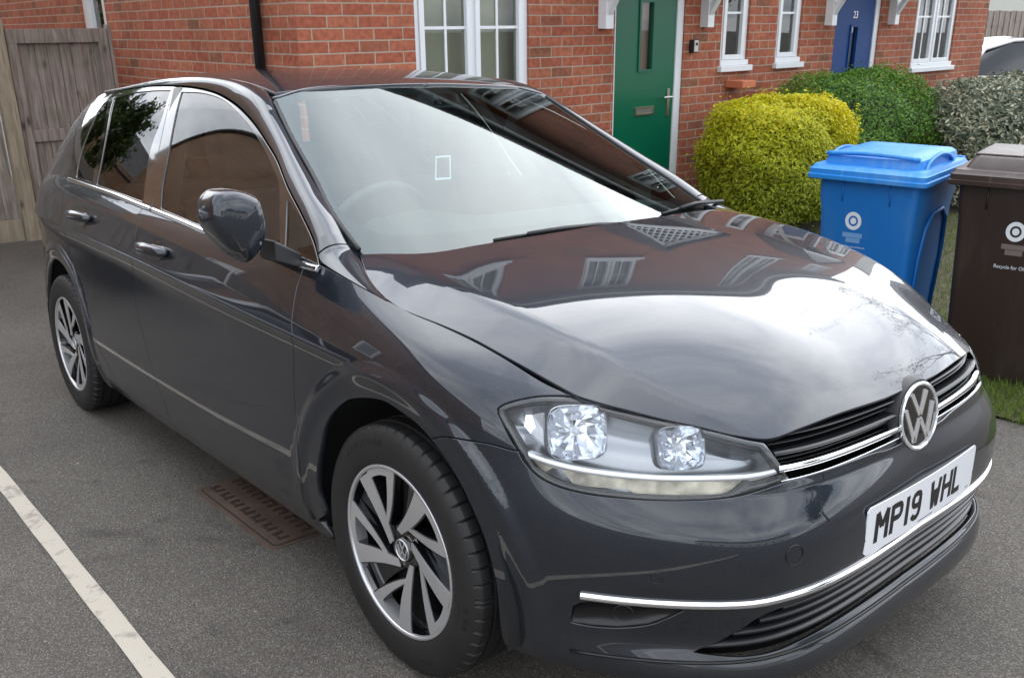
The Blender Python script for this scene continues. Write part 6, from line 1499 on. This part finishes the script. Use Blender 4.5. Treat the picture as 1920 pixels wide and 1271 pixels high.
far_house(-36,-27,-13,-.8,4.9,'y','brown brick house far behind the fence')
far_house(52,60,-40,14,5.0,'y','long pale rendered terrace far across the road ahead of the bonnet',m='render',wins=[('-x',a,a+1.6,1.0,2.4) for a in range(-38,12,5)])
# ------------------------------------------------------------------ foliage
def shell_leaves(g,c,half,n,size,shape=2.6,lump=.16,front=True,depth=.14,upbias=.25,top=None):
    V=[];F=[];A=[]; ph=[g.uniform(0,6.28) for _ in range(8)]
    for _ in range(n):
        while True:
            d=Vector((g.gauss(0,1),g.gauss(0,1),g.gauss(0,1)))
            if d.length>.1: break
        d.normalize(); s=1/((abs(d.x)**shape+abs(d.y)**shape+abs(d.z)**shape)**(1/shape))
        b=1+lump*(math.sin(d.x*5+ph[0])*math.sin(d.y*6+ph[1])*.6+math.sin(d.z*9+ph[2]+d.y*7)*.4)+lump*.5*math.sin(d.x*17+ph[3])*math.sin(d.y*15+ph[4])*math.sin(d.z*16+ph[5])
        q=1-abs(g.gauss(0,depth)); q=max(q,.35)
        p=Vector((c[0]+half[0]*d.x*s*b*q,c[1]+half[1]*d.y*s*b*q,c[2]+half[2]*d.z*s*b*q))
        if top and g.random()<.03: p+=d*g.uniform(0,.09)
        n_=(d+Vector((g.uniform(-1,1),g.uniform(-1,1),g.uniform(-.6,1.2)+upbias))*.9).normalized(); t=n_.orthogonal().normalized(); t=Matrix.Rotation(g.uniform(0,6.28),3,n_)@t; bt=n_.cross(t)
        L=size*g.uniform(.7,1.3); W=L*.42; k=len(V)
        V+= [p-t*L*.5,p+bt*W*.5+n_*L*.08,p+t*L*.5,p-bt*W*.5+n_*L*.08]; F+=[(k,k+1,k+2),(k,k+2,k+3)]
        hz=max(0,min(1,(p.z-(c[2]-half[2]))/(2*half[2]))); rv=g.random(); A+=[rv,rv]
        
    return V,F,A
def bush(name,c,half,n,size,m,label,seed,shape=2.6,lump=.16,stems=True,yellow=None,depth=.14,cat='bush'):
    g=random.Random(seed); o=empty(name,(c[0],c[1],gz(c[0],c[1]))); tag(o,label,cat)
    V,F,A=shell_leaves(g,c,half,n,size,shape,lump,depth=depth,top=True)
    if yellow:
        # golden leaves; light on the top and +Y side is put into their colour
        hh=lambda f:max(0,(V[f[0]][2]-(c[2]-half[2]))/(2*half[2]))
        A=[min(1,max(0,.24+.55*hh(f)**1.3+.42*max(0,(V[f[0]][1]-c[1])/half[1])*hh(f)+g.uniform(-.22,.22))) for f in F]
    off=o.location; V=[v-off for v in map(Vector,V)]; leafobj('foliage',V,F,A,m,o)
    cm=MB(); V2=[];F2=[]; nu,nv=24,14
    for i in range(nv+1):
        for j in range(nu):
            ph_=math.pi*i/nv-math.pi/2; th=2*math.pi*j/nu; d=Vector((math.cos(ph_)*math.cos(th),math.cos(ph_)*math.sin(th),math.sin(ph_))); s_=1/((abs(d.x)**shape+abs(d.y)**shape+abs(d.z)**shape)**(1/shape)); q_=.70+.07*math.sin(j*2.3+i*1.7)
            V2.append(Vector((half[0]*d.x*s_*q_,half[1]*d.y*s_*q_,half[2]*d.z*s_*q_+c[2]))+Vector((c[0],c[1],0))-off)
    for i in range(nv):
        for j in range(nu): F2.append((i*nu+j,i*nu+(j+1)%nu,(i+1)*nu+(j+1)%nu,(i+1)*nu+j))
    cm.add(V2,F2); cm.build('dark_core',simple('dark_core_'+name,(.03,.035,.015),.95,bump=1,bscale=30),o,True)  # added dark solid core, closes the gaps seen between the leaves
    if stems:
        mb=MB()
        for k in range(9):
            a=g.uniform(0,6.28); r=g.uniform(.02,.12); b=Vector((c[0]+r*math.cos(a),c[1]+r*math.sin(a),gz(c[0],c[1])-.02)); e=Vector((c[0]+half[0]*.7*math.cos(a)*g.uniform(.3,1),c[1]+half[1]*.7*math.sin(a)*g.uniform(.3,1),c[2]+half[2]*.3)); mid=(b+e)/2+Vector((g.uniform(-.06,.06),g.uniform(-.06,.06),.05))
            mb.tube([b-off,mid-off,e-off],[.014,.010,.005],6)
        mb.build('stems',M['bark'],o,True)
    return o
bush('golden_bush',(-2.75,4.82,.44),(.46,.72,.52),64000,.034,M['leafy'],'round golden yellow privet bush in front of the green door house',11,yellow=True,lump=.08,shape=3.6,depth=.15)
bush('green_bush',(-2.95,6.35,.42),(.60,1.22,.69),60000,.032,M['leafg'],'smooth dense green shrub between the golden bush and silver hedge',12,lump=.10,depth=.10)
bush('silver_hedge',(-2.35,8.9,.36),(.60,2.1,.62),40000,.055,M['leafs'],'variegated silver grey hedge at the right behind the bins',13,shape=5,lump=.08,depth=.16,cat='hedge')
# bare spring trees (overhead, mirrored in the bonnet and windows)
def tree(name,x,y,h,seed,label,leaves=2500,lsize=.07,m='leaft',levels=6,spread=.62,dens=1.0):
    g=random.Random(seed); o=empty(name,(x,y,gz(x,y))); tag(o,label,'tree'); mb=MB(); tips=[]
    def grow(p,d,L,r,lv):
        pts=[p]; rs=[r]; q=p.copy(); dd=d.copy(); seg=4
        for i in range(seg):
            dd=(dd+Vector((g.gauss(0,.10),g.gauss(0,.10),g.gauss(0,.06)+.04))).normalized(); q=q+dd*L/seg; pts.append(q.copy()); rs.append(r*(1-.38*(i+1)/seg))
        mb.tube(pts,rs,6 if lv<3 else 4,cap=False)
        if lv>=levels: tips.append((q,dd)); return
        nb=g.choice((2,3,3)) if lv<levels-1 else 3
        for k in range(nb):
            ax=Vector((g.gauss(0,1),g.gauss(0,1),g.gauss(0,1))).normalized(); nd=(Matrix.Rotation(g.uniform(.3,spread+.15),3,dd.cross(ax).normalized())@dd).normalized()
            t=g.randint(2,4); grow(pts[t],nd,L*g.uniform(.62,.82),rs[t]*.72,lv+1)
            if lv>=2: tips.append((pts[t],nd))
    grow(Vector((0,0,-.1)),Vector((0,0,1)),h*.30,h*.017,0)
    mb.build('trunk',M['bark'],o,True)
    V=[];F=[];A=[]
    for _ in range(leaves):
        p,d=g.choice(tips); p=p+Vector((g.gauss(0,.12),g.gauss(0,.12),g.gauss(0,.12))); n_=Vector((g.gauss(0,1),g.gauss(0,1),g.gauss(0,1))).normalized(); t=n_.orthogonal().normalized(); b=n_.cross(t); L=lsize*g.uniform(.6,1.3); k=len(V)
        V+=[p-t*L*.5,p+b*L*.3,p+t*L*.5,p-b*L*.3]; F+=[(k,k+1,k+2),(k,k+2,k+3)]; r_=g.random(); A+=[r_,r_]
    leafobj('crown',V,F,A,M[m],o); return o
tree('street_tree',.6,9.3,8.2,21,'slender bare spring tree beyond the bins',leaves=2600,levels=7)
tree('garden_tree',-19,-2.3,8.0,22,'leafy garden tree behind the fence left of the car',leaves=16000,lsize=.16,levels=5)
tree('garden_tree',8.5,5.5,6.0,23,'leafy young tree across the lawn in front of the car',leaves=9000,lsize=.12,levels=5)
# ------------------------------------------------------------------ wheelie bins
def bin_(name,P,ang,mbody,mlid,label,style,txt):
    o=empty(name,P,(0,0,ang)); o.scale=(.87,1.0,.985); tag(o,label,'wheelie bin')
    # local: front face towards -Y, X to the right; width .56, depth .68, rim height .98
    b=MB(); W,Dp,H=.27,.30,.955
    lv=[(0,.232,.215,.24),(.10,.236,.225,.255),(.78,W-.008,.275,.30),(.84,W,.285,.31),(H,W+.004,.29,.33)]
    def rr(w,f,bk,r,n=5):
        q=[]
        for cx,cy,a in ((w-r,bk-r,0),(-w+r,bk-r,90),(-w+r,-f+r,180),(w-r,-f+r,270)):
            for k in range(n+1): t=R_(a+90*k/n); q.append((cx+r*math.cos(t),cy+r*math.sin(t)))
        return q
    V=[];F=[]
    for z,w_,f_,bk in lv: V+=[(x,y,z) for x,y in rr(w_,f_,bk,.035)]
    k=24
    for i in range(len(lv)-1):
        for j in range(k): F.append((i*k+j,i*k+(j+1)%k,(i+1)*k+(j+1)%k,(i+1)*k+j))
    F.append(tuple(range(k))[::-1]); b.add(V,F)
    bo=b.build('body',mbody,o,True); bo.data.set_sharp_from_angle(angle=R_(40))
    # side recesses / ribs
    rb=MB()
    for s in (-1,1):
        pts=[(s*(.236+.034*z/.82),yy,z) for yy,z in ((-.12,.10),(-.135,.55),(-.10,.70),(-.02,.765),(.12,.775),(.2,.72),(.23,.55),(.2,.12))]
        rb.tube([(p[0]+s*.003,p[1],p[2]) for p in pts],.010,8,cap=True)
    for xx in (-.13,.13): rb.tube([(xx,-.289,.93),(xx,-.284,.83)],.006,6)
    rb.build('body_rib',mbody,o,True)
    # rim
    r_=MB(); V=[];F=[];L=[(.925,W+.010,.300,.335),(.925,W+.030,.318,.35),(.985,W+.032,.320,.355),(.988,W+.01,.30,.34)]
    for z,w_,f_,bk in L: V+=[(x,y,z) for x,y in rr(w_,f_,bk,.03)]
    for i in range(3):
        for j in range(k): F.append((i*k+j,i*k+(j+1)%k,(i+1)*k+(j+1)%k,(i+1)*k+j))
    # lid
    l=MB(); V=[];F=[]
    LL=[(.935,.318,.340,.33),(.940,.322,.346,.34),(.958,.324,.348,.34),(.962,.316,.340,.34),(.985,.317,.341,.34),(.988,.310,.334,.33),(1.003,.30,.320,.32),(1.006,.262,.270,.29)]
    if style=='dome': LL+=[(1.045,.255,.262,.285),(1.058,.235,.235,.27),(1.064,.15,.15,.2)]
    else: LL+=[(1.050,.235,.235,.27),(1.058,.215,.215,.25),(1.052,.20,.20,.24),(1.054,.10,.10,.15)]
    for z,w_,f_,bk in LL: V+=[(x,y,z+(.02*max(0,(.3-y))*0)) for x,y in rr(w_,f_,bk,.03)]
    n_=len(LL)
    for i in range(n_-1):
        for j in range(k): F.append((i*k+j,i*k+(j+1)%k,(i+1)*k+(j+1)%k,(i+1)*k+j))
    F.append(tuple((n_-1)*k+j for j in range(k))); l.add(V,F)
    lo=l.build('lid',mlid,o,True); lo.data.set_sharp_from_angle(angle=R_(30))
    h=MB()
    if style=='dome':
        for s in (-1,1):
            V=[];F=[];N_=14
            for i in range(N_+1):
                t=i/N_; y=-.22+.40*t; z=1.004+.062*math.sin(math.pi*t)**.55
                for dx,dz in ((0,0),(.016*s,-.002),(.016*s,-.014),(0,-.014)): V.append((s*.262+dx,y,z+dz))
            for i in range(N_):
                for q in range(4): F.append((i*4+q,i*4+(q+1)%4,(i+1)*4+(q+1)%4,(i+1)*4+q))
            F+= [(0,1,2,3),(N_*4,N_*4+3,N_*4+2,N_*4+1)]; h.add(V,F)
        # curled front lip
        h.tube([(x,-.262-.010*math.cos(x*5),1.052+.012*math.cos(x*6)) for x in np.linspace(-.25,.25,15)],.011,8)
        h.build('lid_grip',mlid,lo,True)
    else:
        h.box(-.235,-.02,-.20,.22,1.054,1.066); h.box(.02,.235,-.20,.22,1.054,1.066); h.build('lid_panel',mlid,lo,bevel=.006)
    wl=MB()
    for s in (-1,1): wl.lathe([(0,-.025),(.08,-.025),(.10,-.02),(.10,.02),(.08,.025),(0,.025)],28,Matrix.Translation((s*.235,.27,.10))@Matrix.Rotation(R_(90),4,'Z'))
    wl.build('wheel',M['rubber'],o,True)
    hb=MB(); hb.tube([(-.26,.33,.97),(-.26,.40,.99),(.26,.40,.99),(.26,.33,.97)],.014,8); hb.build('handle_bar',mbody,o,True)
    # printed marks on the sloping front face
    def F_(z): # front y at height z
        return -(np.interp(z,[0,.10,.78,.84,.955],[.215,.225,.275,.285,.29]))-.0012
    dyz=(F_(.7)-F_(.3))/.4; nf=Vector((0,-1,dyz*1.0)).normalized()
    def FT(x,z): return Matrix.Translation((x,F_(z),z))@Matrix(((1,0,0,0),(0,dyz,-1,0),(0,1,dyz,0),(0,0,0,1)))
    lx=txt['lx']; lz=txt['lz']; T=FT(lx,lz); p=MB()
    for r0,r1 in ((.0265,.0455),(0,.0165)):
        V=[];F=[]
        for kk in range(40):
            t=6.28318*kk/40; V+=[T@Vector((r0*math.cos(t),r0*math.sin(t),0)),T@Vector((r1*math.cos(t),r1*math.sin(t),0))]
        for kk in range(40): F.append((2*kk,2*kk+1,(2*kk+3)%80,(2*kk+2)%80))
        p.add(V,F)
    p.build('ring_logo',M['printw'],bo)
    p=MB(); 
    for dz,a,b_ in ((-.072,-.055,.055),(-.098,-.035,.045)): p.add([T@Vector(v) for v in ((a,dz-.012,0),(b_,dz-.012,0),(b_,dz+.012,0),(a,dz+.012,0))],[(0,1,2,3)])
    p.build('faded_print',M[txt['pm']],bo)
    for s_,size,dz in txt['lines']:
        c=bpy.data.curves.new('print','FONT'); c.body=s_; c.size=size; c.align_x='CENTER'; q=bpy.data.objects.new('print',c); COL.objects.link(q); bpy.context.view_layer.update()
        me=bpy.data.meshes.new_from_object(q.evaluated_get(bpy.context.evaluated_depsgraph_get())); bpy.data.objects.remove(q); me.materials.clear(); me.materials.append(M['printw']); me.transform(FT(lx+txt.get('dx',0),lz+dz)); z_=bpy.data.objects.new('printed_text',me); COL.objects.link(z_); z_.parent=bo
    return o
def binpose(fl,ang): # fl: world xy of the lid's front-left corner
    c,s=math.cos(ang),math.sin(ang); x,y=-.324*.87,-.348*1.0
    return fl[0]-(c*x-s*y),fl[1]-(s*x+c*y)
a1=R_(8); px,py=binpose((-.82,2.10),a1)
bin_('wheelie_bin',(px,py,gz(px,py)+.02),a1,M['bluebin'],M['bluelid'],'blue wheelie bin with white ring logo standing on the grass','dome',dict(lx=-.06,lz=.735,pm='printblue',dx=.0,lines=[('www.oldham.gov.uk/recycle',.0135,-.135),('Recycle for Oldham',.021,-.185)]))
a2=R_(12); px,py=binpose((-.20,2.23),a2)
bin_('wheelie_bin',(px,py,gz(px,py)+.02),a2,M['brownbin'],M['brownlid'],'dark brown wheelie bin at the right edge beside the blue one','flat',dict(lx=.02,lz=.74,pm='printbrown',dx=.02,lines=[('Recycle for Oldham',.024,-.175)]))
